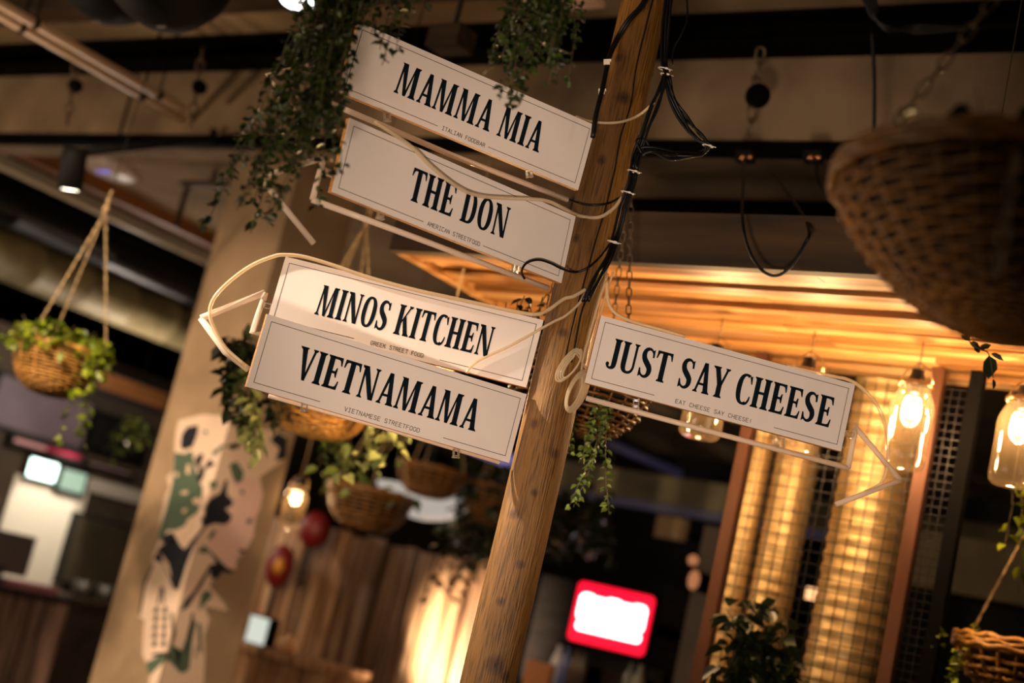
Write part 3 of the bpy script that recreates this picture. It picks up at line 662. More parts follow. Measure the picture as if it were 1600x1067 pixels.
cord('power_cable', 'black wire from the MAMMA MIA neon tube to the cable bundle', 'cable',
     [onsign('mamma', x, y, -.004) for x, y in [(833, 287), (846, 296), (868, 303), (885, 310)]] + [onpole(x, y, .006) for x, y in [(905, 317), (924, 320), (950, 318), (968, 309)]], .0024, 'cable')
cord('clear_cord', 'translucent cord from the upper right corner of MAMMA MIA sign to the bundle', 'cord',
     [onsign('mamma', 900, 182, -.018), onsign('mamma', 915, 188, -.016)] + [onpole(x, y, .008) for x, y in [(932, 191), (950, 192), (972, 190), (998, 180)]] + [P(1022, 160, 3.25)], .0032, 'cord')
cord('clear_cord', 'translucent cord drooping across the top of THE DON sign', 'cord',
     [onsign('don', x, y, .014) for x, y in [(585, 190), (610, 206), (645, 231), (676, 262), (715, 292), (750, 306), (802, 310), (851, 313), (880, 325)]] + [onpole(x, y, .008) for x, y in [(905, 337), (935, 339.5), (958, 326)]] + [onpole(972, 308, .01)], .0042, 'cord')
cord('clear_cord', 'translucent cord lying along the top edge of MINOS KITCHEN sign', 'cord',
     [onsign('minos', x, y, .006) for x, y in [(384, 572), (352, 543), (334, 511), (328, 494), (329.6, 476), (341, 457), (366, 433.5), (396, 413), (429, 400), (446, 398), (475, 401), (520, 414), (560, 428), (600, 440), (650, 453), (700, 464), (760, 477), (812, 488), (840, 491)]] + [onpole(x, y, .008) for x, y in [(860, 482), (881, 467), (896, 463), (915, 452)]], .0045, 'cord')
cord('clear_cord', 'translucent cord crossing MINOS KITCHEN sign diagonally to the pole', 'cord',
     [onsign('minos', x, y, .006) for x, y in [(729, 583), (735, 574), (751, 562), (790, 544), (824, 526), (846, 513)]] + [onpole(x, y, .01) for x, y in [(866, 502), (884, 493), (905, 474), (915, 458)]], .0032, 'cord')
cord('clear_cord', 'translucent cord arching from JUST SAY CHEESE sign to its arrow tip', 'cord',
     [onsign('cheese', x, y, -.004) for x, y in [(1230, 572), (1302, 588), (1322, 592), (1340, 601), (1358, 617), (1374, 639), (1384, 668), (1388, 700), (1385, 736), (1374, 757), (1352, 768)]], .0042, 'cord')
cord('clear_cord', 'translucent cord hanging from the pole onto the top of JUST SAY CHEESE sign', 'cord',
     [P(948, 440, 3.2), P(950, 471, 3.19)] + [onsign('cheese', x, y, -.006) for x, y in [(960, 488), (979, 499), (1000, 506), (1040, 517), (1070, 526)]], .0042, 'cord')
for (lab, pts) in (('pale cord running down the right edge of the pole into the coil, outer one', [(958, 425), (944, 470), (930, 520), (920, 560), (915, 590)]),
                   ('pale cord running down the right edge of the pole into the coil, inner one', [(950, 428), (936, 470), (922, 520), (912, 556), (908, 580)])):
    cord('clear_cord', lab, 'cord', [onpole(x, y, .005) for x, y in pts], .0026, 'cord')
loops = []
for k in range(4):
    cxp, cyp = 889+k*1.5, 570+k*.5; a_, b_ = 31-k*3, 9.5-k*1.2; th = math.radians(-55)
    for i in range(13):
        q = 2*PI*i/13; lx, ly = a_*math.cos(q), b_*math.sin(q)
        loops.append(onpole(cxp+lx*math.cos(th)-ly*math.sin(th)*1.3, cyp+lx*math.sin(th)+ly*math.cos(th), .008+.003*math.sin(q)+.001*k))
for k in range(5):
    cxp, cyp = 902-k*1.0, 611+k*.5; a_, b_ = 35-k*2.5, 12-k*1.4; th = math.radians(-68)
    for i in range(13):
        q = 2*PI*i/13+.5; lx, ly = a_*math.cos(q), b_*math.sin(q)
        loops.append(onpole(cxp+lx*math.cos(th)-ly*math.sin(th)*1.2, cyp+lx*math.sin(th)+ly*math.cos(th), .009+.003*math.sin(q)+.001*k))
cord('coiled_cord', 'coil of pale translucent cord hanging on the pole beside JUST SAY CHEESE sign', 'cord', loops, .0024, 'cord', None, 4)

# ================================================================== PLANTS
def leaf(mb, p, d, up, L, W, fold=.25):
    d = d.normalized(); s_ = d.cross(up)
    s_ = s_.normalized() if s_.length > 1e-4 else d.orthogonal().normalized()
    n_ = s_.cross(d).normalized()
    b0 = p; m1 = p+d*(L*.45)-n_*(L*.06); tip = p+d*L-n_*(L*.16)
    l1 = p+d*(L*.22)+s_*(W*.42)+n_*(W*fold); l2 = p+d*(L*.58)+s_*(W*.48)+n_*(W*fold*.7)
    r1 = p+d*(L*.22)-s_*(W*.42)+n_*(W*fold); r2 = p+d*(L*.58)-s_*(W*.48)+n_*(W*fold*.7)
    mb.add([b0, l1, l2, tip, r2, r1, m1], [(0, 6, 2, 1), (6, 3, 2), (0, 5, 4, 6), (6, 4, 3)], True)
def vine_path(p, L, sway=.03, step=.03, drift=V((0, 0, 0))):
    pts = [V(p)]; q = V(p); vx, vy = rnd(-.3, .3), rnd(-.3, .3)
    n = max(2, int(L/step))
    for i in range(n):
        vx += rnd(-.25, .25); vy += rnd(-.25, .25); vx *= .9; vy *= .9
        q = q + V((vx*sway, vy*sway, -step)) + drift*step; pts.append(q.copy())
    return pts
def plant(name, label, root, strands, L, W, gap, mat, stem_r=.0012, group=None, spread=.8, cat='plant', droop=.3):
    t = thing(name, label, cat, root, group)
    st = MB(); lf = MB()
    for pts in strands:
        st.tube(pts, stem_r, 4)
        for a, b in zip(pts, pts[1:]):
            sl = (b-a).length
            if sl > .3: continue
            n = max(1, int(sl/gap+rnd(0, 1)))
            for _ in range(n):
                p = a.lerp(b, random.random()); d = rvec(); d.z = d.z*.6-droop; d = d.normalized()
                up = (V((0, 0, 1))+rvec()*spread).normalized(); s_ = rnd(.6, 1.15)
                p2 = p+d*(L*.25*random.random()); leaf(lf, p2, d, up, L*s_, W*s_)
    st.build('stem', 'stem', t); lf.build('foliage', mat, t); return t

# ================================================================== BASKETS
def basket(label, c, R, depth, rows, stakes, tr, mat, ctop, style='rope', nropes=3, ang0=.3, ceil=None, shape=1.0, apex=None, group='hanging wicker baskets', profile=None):
    c = V(c); t = thing('hanging_basket', label, 'basket', c-V((0, 0, depth)), group)
    K = 60; prof = [(R*(math.cos(PI/2*u**(.95*shape)))**.62 if u < 1 else 0.0, -depth*math.sin(PI/2*u)**1.05) for u in [i/K for i in range(K+1)]]
    if profile:
        prof = []
        for (r0, z0), (r1, z1) in zip(profile, profile[1:]): prof += [(R*(r0+(r1-r0)*i/8), -depth*(z0+(z1-z0)*i/8)) for i in range(8)]
        prof.append((0.0, -depth)); K = len(prof)-1
    ln = [0]
    for a, b in zip(prof, prof[1:]): ln.append(ln[-1]+math.hypot(b[0]-a[0], b[1]-a[1]))
    def at(s_):
        s_ = max(0, min(ln[-1]*.9999, s_))
        for i in range(K):
            if ln[i+1] >= s_:
                f_ = (s_-ln[i])/(ln[i+1]-ln[i]); return (prof[i][0]+(prof[i+1][0]-prof[i][0])*f_, prof[i][1]+(prof[i+1][1]-prof[i][1])*f_)
    mb = MB(); amp = tr*1.0
    for j in range(rows):
        r0, z0 = at(ln[-1]*(j+.7)/(rows+.6)); N_ = stakes*4
        if r0 < tr*3: continue
        pts = []
        for k in range(N_):
            a = 2*PI*k/N_; r = r0+amp*math.sin(PI*k/4+PI*(j % 2)+.3)+rnd(-.15, .15)*tr
            pts.append(c+V((r*math.cos(a), r*math.sin(a), z0+rnd(-.2, .2)*tr)))
        mb.tube(pts, tr*rnd(.85, 1.1), 5, True)
    for k in range(stakes):
        a = 2*PI*(k+.1)/stakes; pts = [c+V((q[0]*math.cos(a), q[0]*math.sin(a), q[1])) for q in [at(ln[-1]*i/16) for i in range(16)]]
        mb.tube(pts, tr*.8, 5)
    mb.build('woven_bowl', mat, t)
    mb = MB(); rk = 2.0 if profile else 1.25
    for q in range(3):
        mb.tube([c+V(((R+tr*1.2)*math.cos(a), (R+tr*1.2)*math.sin(a), tr*(q-1)*1.36*rk+tr*.5*math.sin(a*round(stakes*.7)+q*2))) for a in [2*PI*i/144 for i in range(144)]], tr*rk, 6, True)
    mb.build('rim', mat, t)
    mb = MB(); mb.lathe(c, [(max(.001, q[0]-tr*3.2), q[1]+tr*2.5) for q in [at(ln[-1]*i/14) for i in range(15)]], 28); mb.build('liner', 'liner', t)
    ap = V(apex) if apex else c+V((0, 0, ctop))
    for k in range(nropes):
        a = ang0+2*PI*k/nropes; e = c+V((R*math.cos(a), R*math.sin(a), 0))
        if style == 'rope': rope(e, ap, .0042, t)
        else: chain(e, ap, t)
    top = V((ap.x, ap.y, ceil if ceil else 4.0))
    if style == 'rope':
        rope(ap, ap+V((0, 0, .09)), .006, t, knot=True)
        MB().tube([ap+V((0, 0, .08)), top], .002, 5).build('hanger_wire', 'steel', t)
    else: chain(ap, top, t)
    return t
def rope(a, b, r, t, knot=False):
    a, b = V(a), V(b); ax = (b-a); L_ = ax.length; ax.normalize(); u = ax.orthogonal().normalized(); v_ = ax.cross(u); mb = MB()
    n = max(6, int(L_/.012))
    for s_ in (0, PI):
        mb.tube([a+ax*(L_*i/n)+u*(r*.55*math.cos(i*.9+s_))+v_*(r*.55*math.sin(i*.9+s_)) for i in range(n+1)], r*.62, 5)
    if knot: mb.ball(a+ax*.01, r*2.6, 10, (1, 1, 1.4)); mb.ball(a+ax*.045, r*2.0, 10, (1, 1, 1.3))
    mb.build('hanging_rope', 'rope', t)
def chain(a, b, t, ll=.028, lw=.013, wr=.0016, name='chain'):
    a, b = V(a), V(b); ax = (b-a); L_ = ax.length; ax.normalize(); u = ax.orthogonal().normalized(); v_ = ax.cross(u); mb = MB()
    pitch_ = ll-2.4*wr; n = int(L_/pitch_)
    for i in range(n):
        p = a+ax*(pitch_*(i+.5)); s_ = u if i % 2 else v_
        pts = []
        for q in range(14):
            th = 2*PI*q/14; cx_, sx = math.cos(th), math.sin(th)
            pts.append(p+ax*((ll/2-lw/2)*(1 if cx_ >= 0 else -1)+lw/2*cx_)+s_*(lw/2*sx))
        mb.tube(pts, wr, 5, True)
    if isinstance(t, MB): t.add(mb.v, mb.f, True)
    else: mb.build(name, 'chain', t)
def rim_strands(c, R, n, L0, L1, a0=0, a1=2*PI, **kw):
    out = []
    for i in range(n):
        a = rnd(a0, a1); p = V(c)+V((R*.9*math.cos(a), R*.9*math.sin(a), .02))
        q = V(c)+V(((R*1.06)*math.cos(a), (R*1.06)*math.sin(a), .015))
        pts = vine_path(q, rnd(L0, L1), **kw); out.append([p]+pts)
    return out
def tuft_strands(c, R, n, h0, h1):
    out = []
    for i in range(n):
        a = rnd(0, 2*PI); r = R*math.sqrt(random.random())*.85; p = V(c)+V((r*math.cos(a), r*math.sin(a), -.02)); d = V((math.cos(a)*.5, math.sin(a)*.5, 1)).normalized(); h = rnd(h0, h1)
        out.append([p, p+d*h*.5+rvec()*.01, p+d*h+V((math.cos(a), math.sin(a), -.3))*h*.2])
    return out

# large basket, near right
BC = P(1606, 322, 1.85)
bA = math.atan2(P(1385, 245, 1.95).y-BC.y, P(1385, 245, 1.95).x-BC.x)
basket('large dark wicker basket close by, cut off by the right edge', BC, .247, .175, 25, 32, .0036, 'wicker', .46, 'chain', 3, bA, profile=[(1.0, 0), (.96, .2), (.83, .43), (.68, .66), (.49, .86), (.28, .98), (0, 1)])
bt = thing('loose_chain', 'short length of chain hanging down the front of the large near basket', 'chain', P(1590, 225, 1.55))
chain(P(1560, 425, 1.60), P(1592, 222, 1.585), bt, .03, .013, .0016, 'links')
plant('potted_plant', 'dark leafy plant standing up out of the large near basket', BC, tuft_strands(BC+V((0, 0, .0)), .17, 46, .07, .13), .042, .028, .03, M['leafdark'])
vt = [P(1530, 380, 2.75), P(1525, 440, 2.76), P(1518, 500, 2.75), P(1513, 530, 2.75), P(1530, 545, 2.74), P(1545, 553, 2.75), P(1552, 590, 2.75)]
top = vt[0].copy(); top.z = 3.99
t = thing('ivy_sprig', 'single sprig of veined leaves dangling below the large near basket', 'plant', vt[4])
MB().tube([top]+smoothpts(vt, 4), .0012, 5).build('stem', 'stem', t)
mb = MB()
for (x, y, dx, dy, L_, W_) in [(1516, 532, -14, -8, .022, .012), (1520, 540, 16, 12, .026, .016), (1530, 545, 28, -10, .03, .012), (1545, 555, 2, 40, .05, .031), (1548, 552, 30, 14, .036, .012), (1515, 536, 22, 10, .03, .015), (1552, 592, 2, 18, .026, .008), (1526, 440, 12, 14, .03, .018)]:
    p = P(x, y, 2.75); leaf(mb, p, P(x+dx, y+dy, 2.76)-p, -FWD+YC*.4, L_, W_, .12)
mb.build('foliage', 'leafdark', t)

# basket behind the pole
KC = P(908, 588, 3.66)
basket('wicker basket hung on chains directly behind the pole', KC, .185, .15, 15, 24, .0052, 'wicker', .62, 'chain', 3, math.radians(-20), 3.99)
plant('trailing_plant', 'plant with small oval leaves trailing from the basket behind the pole', KC,
      [[P(945, 620, 3.5)] + vine_path(P(950, 640, 3.48), .26, .012, .025, V((-.03, -.02, 0))) for _ in range(3)] + [[P(895, 640, 3.52)] + vine_path(P(894, 655, 3.5), rnd(.05, .12), .012) for _ in range(3)] + [[P(930, 610, 3.5)] + vine_path(P(930, 650, 3.48), rnd(.06, .14), .012, .02) for _ in range(3)],
      .02, .014, .0065, M['leafoliv'], .001, None, .9)
plant('potted_plant', 'dark glossy leaves rising from the basket behind the pole', KC, [[P(x, 560, 3.62), P(x-3+rnd(-4, 4), 505, 3.6), P(x+rnd(-14, 14), rnd(458, 478), 3.58)] for x in (748, 772, 792, 812, 826, 842, 858, 836, 806)] + tuft_strands(KC, .17, 8, .06, .12), .036, .022, .03, M['leafdark'], .0014)

# left basket
LC = P(97, 545, 5.9)
basket('golden wicker basket with lime leaves hung on ropes at the far left', LC, .185, .2, 20, 26, .0045, 'wickergold', .62, 'rope', 3, math.radians(40), None, 1.0, P(165, 330, 5.9))
plant('trailing_plant', 'lime green leaves spilling around the far left basket', LC, rim_strands(LC, .2, 46, .02, .09) + tuft_strands(LC, .2, 40, .05, .13) + [vine_path(P(150+rnd(-8, 8), 560, 5.75), rnd(.3, .48), .02) for _ in range(3)] + [vine_path(P(-10+rnd(-10, 10), 540, 5.75), rnd(.15, .5), .02) for _ in range(5)], .045, .03, .02, M['leaflime'])

# centre basket behind the lower signs
CC = P(505, 606, 5.0)
basket('golden wicker basket behind VIETNAMAMA sign, hung on ropes', CC, .195, .175, 20, 28, .0045, 'wickergold', .62, 'rope', 4, math.radians(15))
ivyt = plant('trailing_plant', 'dark large-leaved ivy with pale tips hanging left of VIETNAMAMA sign', P(385, 560, 4.8),
      [[P(420, 560, 4.9)] + vine_path(P(372+rnd(-22, 26), 540+rnd(-20, 20), 4.75), rnd(.18, .34), .03, .03, V((.28, .2, 0))) for _ in range(12)], .062, .04, .026, M['leafdark'], .0016)
mb = MB(); ms = MB()
for _ in range(6):
    pts = vine_path(P(376+rnd(-14, 26), 590+rnd(-30, 50), 4.68), rnd(.16, .3), .02, .03, V((.34, .28, 0))); ms.tube(pts, .0014, 4)
    for p_ in pts[1:]:
        for _k in range(1):
            d = rvec(); d.z = d.z*.5-.6; leaf(mb, p_, d, (V((0, 0, 1))+rvec()*.8).normalized(), .055*rnd(.7, 1.1), .034*rnd(.8, 1.1))
ms.build('stem', 'stem', ivyt); mb.build('pale_foliage', 'leafpale', ivyt)['label'] = 'pale green leaves at the tips'
plant('trailing_plant', 'bright pale green leaves hanging below the right of VIETNAMAMA sign', P(620, 690, 4.8),
      [[CC+V((.15, .1, 0)), P(575, 640, 4.85), P(610, 668, 4.75)]] + [vine_path(P(600+rnd(-18, 40), 668+rnd(-5, 10), 4.75), rnd(.1, .26), .02, .03, V((-.25, -.2, 0))) for _ in range(7)], .058, .036, .034, M['leafpale'], .0014)
plant('trailing_plant', 'dim green leaves hanging below the basket behind VIETNAMAMA sign', P(545, 700, 5.1),
      [vine_path(P(rnd(505, 600), 685, 5.1), rnd(.05, .14), .02) for _ in range(9)], .055, .032, .03, M['leafoliv'], .0014)

# far baskets over the booth
F1 = P(580, 770, 7.5); F2 = P(676, 735, 8.0); F3 = P(775, 765, 8.2)
basket('dim wicker basket hanging over the planked booth', F1, .22, .2, 14, 20, .007, 'wicker', .6, 'rope', 3, .2)
basket('dark wicker basket just right of the bright pale leaves', F2, .19, .15, 12, 18, .007, 'wicker', .6, 'rope', 3, .9)
basket('dark wicker basket half hidden behind the pole, among greenery', F3, .17, .2, 12, 18, .007, 'wicker', .6, 'rope', 3, .5)
plant('trailing_plant', 'olive leaves over the rim of the dim basket above the booth', F1, rim_strands(F1, .21, 14, .02, .1) + tuft_strands(F1, .2, 16, .04, .12), .07, .04, .04, M['leafoliv'])
plant('trailing_plant', 'dark foliage trailing from the basket behind the pole down over the booth', F3,
      rim_strands(F3, .18, 24, .15, .5) + tuft_strands(F3, .2, 30, .05, .2) + [vine_path(P(rnd(690, 770), rnd(800, 850), 8.1), rnd(.15, .45), .02) for _ in range(10)], .06, .04, .025, M['leafdark'])
GC = P(880, 800, 8.0)
plant('hanging_plant', 'mass of dark green foliage hanging right of the pole above the red screen', GC, [[V((P(x, 760, 8).x, P(x, 760, 8).y, 4.0))] + vine_path(P(x, 760+rnd(0, 30), 8.0), rnd(.16, .36), .05) for x in [rnd(850, 950) for _ in range(26)]], .07, .045, .03, M['leafdark'])

# right lower basket
RB = P(1600, 1018, 4.2)
basket('orange lit wicker basket at the lower right corner', RB, .19, .13, 8, 22, .0075, 'wickergold', .5, 'rope', 3, math.radians(165))
plant('trailing_plant', 'green plant trailing from the basket at the lower right corner', RB,
      tuft_strands(RB, .17, 24, .03, .08) + [vine_path(P(rnd(1496, 1512), 1015, 4.1), rnd(.12, .2), .01) for _ in range(4)] + [vine_path(P(1466+rnd(-3, 3), 976, 4.15), .07, .01, .02, V((.2, .1, 0))) for _ in range(2)], .026, .02, .012, M['leaflime'])
plant('trailing_plant', 'loose lime sprigs hanging at the right edge above the lower basket', P(1580, 800, 4.3), [[V((P(x, 760, 4.3).x, P(x, 760, 4.3).y, 3.99)), P(x, 760, 4.3)] + vine_path(P(x, 770+rnd(0, 20), 4.3), rnd(.12, .3), .02) for x in (1582, 1596, 1604)], .05, .03, .045, M['leaflime'])

# ivy over the top signs
ID = 2.5
t1 = P(565, -95, ID); t2 = P(860, -95, ID+.1)
S_ = []
for i in range(34):
    x = random.gauss(552, 17); S_.append([P(x+10, -60, ID)] + vine_path(P(x, -45, ID+rnd(-.06, .06)), rnd(.26, .40), .014))
for i in range(9):
    x = rnd(512, 540); S_.append([P(x+10, -60, ID)] + vine_path(P(x, -45, ID+rnd(-.04, .06)), rnd(.40, .50), .012))
for x, L_ in ((492, .53), (498, .50), (486, .47), (572, .13), (585, .11), (606, .12), (622, .15), (636, .19), (646, .15), (660, .10), (596, .09), (668, .07)):
    S_.append([P(x+8, -60, ID)] + vine_path(P(x, -45, ID+rnd(-.03, .03)), L_, .010))
plant('trailing_ivy', 'dense dark ivy hanging down over the left end of MAMMA MIA sign', t1, S_, .0165, .012, .0062, M['leaf'], .0009, 'ivy hanging over the top sign', .9)
S_ = []
for i in range(34):
    x = random.gauss(868, 26); S_.append([P(x+8, -60, ID+.1)] + vine_path(P(x, -50, ID+.08+rnd(-.06, .06)), rnd(.10, .23), .016))
for x, L_ in ((856, .27), (846, .28), (834, .23), (864, .27), (822, .18), (890, .2), (860, .285), (850, .25)):
    S_.append([P(x+8, -60, ID+.1)] + vine_path(P(x, -50, ID+.06), L_, .008))
plant('trailing_ivy', 'shorter ivy hanging over the upper right of MAMMA MIA sign', t2, S_, .0165, .012, .0062, M['leaf'], .0009, 'ivy hanging over the top sign', .9)
for (lab, x, d) in (('shallow basket above the frame holding the dense ivy', 575, ID+.02), ('shallow basket above the frame holding the shorter ivy', 878, ID+.12)):
    c = P(x, -85, d); basket(lab, c, .11, .04, 5, 16, .005, 'wicker', .4, 'rope', 3, .4)

# ================================================================== JAR LAMPS
def jar(label, base_top, Hj, Rj, ceil, group='mason jar pendant lamps', bulbp=20.0):
    c = V(base_top)     # centre of the mouth
    t = thing('jar_lamp', label, 'lamp', c, group)
    pr = [(.70, 0), (.74, -.01), (.74, -.03), (.69, -.04), (.70, -.10), (.80, -.16), (.95, -.24), (1.0, -.32), (.985, -.5), (.985, -.8), (1.0, -.88), (.96, -.96), (.80, -1.0), (.3, -.985), (.01, -.98)]
    MB().lathe(c, [(Rj*a, Hj*b) for a, b in pr], 28).build('glass_jar', 'jarglass', t)
    mb = MB(); mb.lathe(c, [(.02, .035), (.018, .03), (.026, .0), (.024, -.035), (.001, -.036)], 14); mb.build('socket', 'socket', t)
    b = MB().ball(c+V((0, 0, -.085)), 0.015, 14, (1, 1, 1.5)).build('bulb', 'bulb', t)
    mb = MB(); mb.lathe(c, [(Rj*.75, -.006), (Rj*.79, -.004), (Rj*.79, -.014), (Rj*.75, -.016)], 28)
    for s_ in (-1, 1):
        mb.tube([c+XC*(s_*Rj*.77)+V((0, 0, -.01)), c+XC*(s_*Rj*.6)+V((0, 0, .03)), c+V((0, 0, .06))], .0022, 5)
    mb.build('wire_bail', 'wire', t)
    MB().tube([c+V((0, 0, .03)), V((c.x, c.y, ceil))], .003, 6).build('lamp_cord', 'rope', t)
    l = bpy.data.lights.new('jar_bulb_light', 'POINT'); l.energy = bulbp; l.color = (1, .62, .30); l.shadow_soft_size = .03
    lo = bpy.data.objects.new('jar_bulb_light', l); col.objects.link(lo); lo.parent = t; lo.location = (0, 0, -.08)
    return t
j0 = jar('clear jar lamp with glowing bulb, just right of JUST SAY CHEESE arrow', P(1432, 597, 4.1), .255, .064, CZ)
def jardup(label, p):
    r = dup(j0, p, label)
    for ch in r.children:
        if ch.name.startswith('lamp_cord'): pass
    return r
jardup('clear jar lamp cut off by the right edge of the picture', P(1601, 622, 4.03))
jardup('clear jar lamp peeking out below the middle of JUST SAY CHEESE sign', P(1118, 556, 4.3))
jardup('clear jar lamp peeking out below the right end of JUST SAY CHEESE sign', P(1262, 578, 4.2))
jar('small distant jar lamp glowing beside the pillar', P(468, 757, 7.6), .25, .064, 4.0, bulbp=7)
jar('added jar lamp hidden behind MINOS KITCHEN sign, lighting the leaves below', P(690, 560, 4.55), .25, .064, 4.0, bulbp=42)  # unseen lamp added to light the centre basket and leaves

# black power cords looping below the rail
cord('black_cable', 'black cord drooping in a deep loop under the rail, right of the pole', 'cord', [P(1163, 246, 4.75), P(1161, 290, 4.2), P(1160, 340, 3.68), P(1168, 385, 3.6), P(1188, 420, 3.58), P(1213, 431, 3.57), P(1238, 414, 3.56), P(1258, 380, 3.56), P(1264, 362, 3.6), P(1248, 325, 3.95), P(1195, 255, 4.75)], .0042, 'cable')
cord('black_cable', 'short black cord curving from the rail behind the large near basket', 'cord', [P(1276, 250, 4.6), P(1277, 280, 4.55), P(1290, 305, 4.5), P(1315, 318, 4.4), P(1360, 310, 4.4)], .0042, 'cable')
for (x, d, lab) in ((1166, 4.78, 'brass-tipped plug connector on the rail right of the pole'), (1272, 4.62, 'brass-tipped plug connector on the rail beside the large near basket')):
    t = thing('plug_connector', lab, 'connector', P(x, 243, d))
    MB().bb(P(x, 240, d)-V((.03, .02, .03)), P(x, 240, d)+V((.03, .02, .005))).build('body', 'blackplastic', t)
    mb = MB()
    for dx in (-5, 6): mb.ball(P(x+dx, 246, d-.03), .011, 10)
    mb.build('contact', plain('brass', (230, 160, 110), .25, .9), t)
cord('black_cable', 'straight black cord from the ceiling down in front of the beam', 'cord', [P(1362, 40, 4.25), P(1366, 130, 4.25), P(1365, 250, 4.25)], .006, 'cable')
# dark cable knots at the ceiling
kn = thing('cable_knot', 'tangle of black cables under the ceiling at the upper right', 'cable', P(1365, 25, 4.2))
for k in range(4):
    MB().tube(smoothpts([P(1335+k*8, -30, 4.2), P(1355+k*5, 10, 4.2), P(1365+rnd(-4, 4), 28, 4.2), P(1390, 42+k*3, 4.2), P(1430, 52-k*4, 4.2), P(1500, 48-k*2, 4.15), P(1620, 40, 4.1)], 4), .006, 6).build('cable_strand', 'cable', kn)

# beam hooks: chain pulleys hanging on the concrete beam
def hook(label, x, y0, y1, d, rr):
    t = thing('beam_hook', label, 'hook', P(x, y1, d), 'dark hooks on the concrete beam')
    chain(P(x-14, y1+60, d), P(x+6, y0-40, d), t, .06, .03, .005)
    c = P(x, y1, d); mb = MB(); mb.lathe(c, [(.001, -.02), (rr, -.02), (rr*1.05, 0), (rr, .02), (.001, .02)], 18, XC, YC, FWD); mb.build('pulley', 'black', t)
hook('dark round pulley with chain on the beam right of the pole', 1184, 110, 150, 4.75, .04)
hook('dark round pulley with chain on the beam beside the dense ivy', 312, 110, 136, 6.2, .03)
hook('dark round pulley with chain on the beam at the far left', 118, 110, 134, 6.6, .03)
t = thing('ceiling_fitting', 'rough pale metal fitting on the ceiling above MAMMA MIA sign', 'fitting', P(705, 60, 5.0))
MB().box(P(705, 62, 5.0), (.14, .1, .08), V((1, 0, 0)), V((0, 1, 0)), UP).build('plate', 'fascia', t); MB().tube([P(705, 62, 5.0), V((P(705, 62, 5).x, P(705, 62, 5).y, 4.0))], .01, 6).build('stalk', 'steel', t)
t = thing('ceiling_lamp', 'small white ceiling lamp above the shorter ivy', 'lamp', P(910, 8, 5.0))
MB().box(P(912, 4, 5.0), (.14, .06, .02)).build('diffuser', plain('lamp_white', (220, 180, 150), .4), t); MB().tube([P(912, 4, 5.0), V((P(912, 4, 5).x, P(912, 4, 5).y, 4.0))], .006, 6).build('stalk', 'steel', t)

# ================================================================== LAMPS AND GEAR, UPPER LEFT
t = thing('track_spotlight', 'black cylinder spotlight lit on the rail at the left', 'lamp', P(112, 225, 6.3))
a, b = P(118, 232, 6.2), P(109, 297, 6.2); ax = (b-a).normalized(); u = ax.orthogonal().normalized(); v_ = ax.cross(u); hl = (b-a).length
MB().lathe(a, [(.001, 0), (.05, 0), (.054, hl*.2), (.054, hl), (.047, hl), (.047, hl*.93), (.001, hl*.93)], 24, u, v_, ax).build('housing', 'blackplastic', t)
MB().lathe(a, [(.0465, hl*.985), (.001, hl*.985)], 24, u, v_, ax).build('lens', emis('spot_lens', (255, 240, 215), 14), t)
MB().tube([a+ax*.02, V((P(120, 222, 6.2).x, 4.32, 3.5)), V((P(120, 222, 6.2).x, 4.32, 3.55))], .018, 8).build('mount', 'blackplastic', t)
l = bpy.data.lights.new('spot_beam', 'SPOT'); l.energy = 60; l.color = (1, .8, .6); l.spot_size = math.radians(50)
lo = bpy.data.objects.new('spot_beam', l); col.objects.link(lo); lo.parent = t; lo.location = b+ax*.02-V(t.location); lo.rotation_euler = ax.to_track_quat('-Z', 'Y').to_euler()
t = thing('track_spotlight', 'lit white lamp rim poking in at the top beside the dense ivy', 'lamp', P(470, 0, 4.6))
c = P(464, 3, 4.6); ax = (V((.25, -.1, -1))).normalized(); u = ax.orthogonal().normalized(); v_ = ax.cross(u)
MB().lathe(c, [(.001, -.14), (.06, -.14), (.066, 0), (.058, 0), (.058, -.02)], 24, u, v_, ax).build('housing', 'blackplastic', t)
MB().lathe(c, [(.057, -.008), (.001, -.008)], 24, u, v_, ax).build('lens', M['bulb'] if False else emis('lens_white', (250, 245, 240), 6), t)
MB().tube([c-ax*.13, V((c.x, c.y, 4.0))], .008, 6).build('stem', 'black', t)
# round ceiling fixture
t = thing('smoke_detector', 'round white ceiling disc with blue glints, below the rail at the left', 'detector', RZ(176, 262, 3.698))
c = RZ(176, 262, 3.698)
MB().lathe(c, [(.17, .01), (.17, -.02), (.14, -.045), (.001, -.05)], 28).build('body', plain('warm_white', (210, 190, 180), .4), t)
mb = MB(); mb.ball(c+V((.03, -.06, -.045)), .03, 10, (1, 1, .5)); mb.ball(c+V((-.05, -.05, -.045)), .02, 10, (1, 1, .5)); mb.build('indicator', emis('blue_led', (150, 140, 255), .7), t)
# bracket on ceiling near pillar
mb = MB(); q = RZ(330, 292, 3.60)
mb.bb(q+V((-.25, -.02, 0)), q+V((.25, .02, .03)))
for dx in (-.2, .2): mb.bb(q+V((dx-.012, -.012, -.25)), q+V((dx+.012, .012, 0)))
mb.bb(q+V((-.01, -.01, .03)), q+V((.01, .01, .1)))
tag(mb.build('ceiling_bracket', 'fascia', org=q), 'dull metal bracket frame hanging by the top of the pillar', 'bracket')
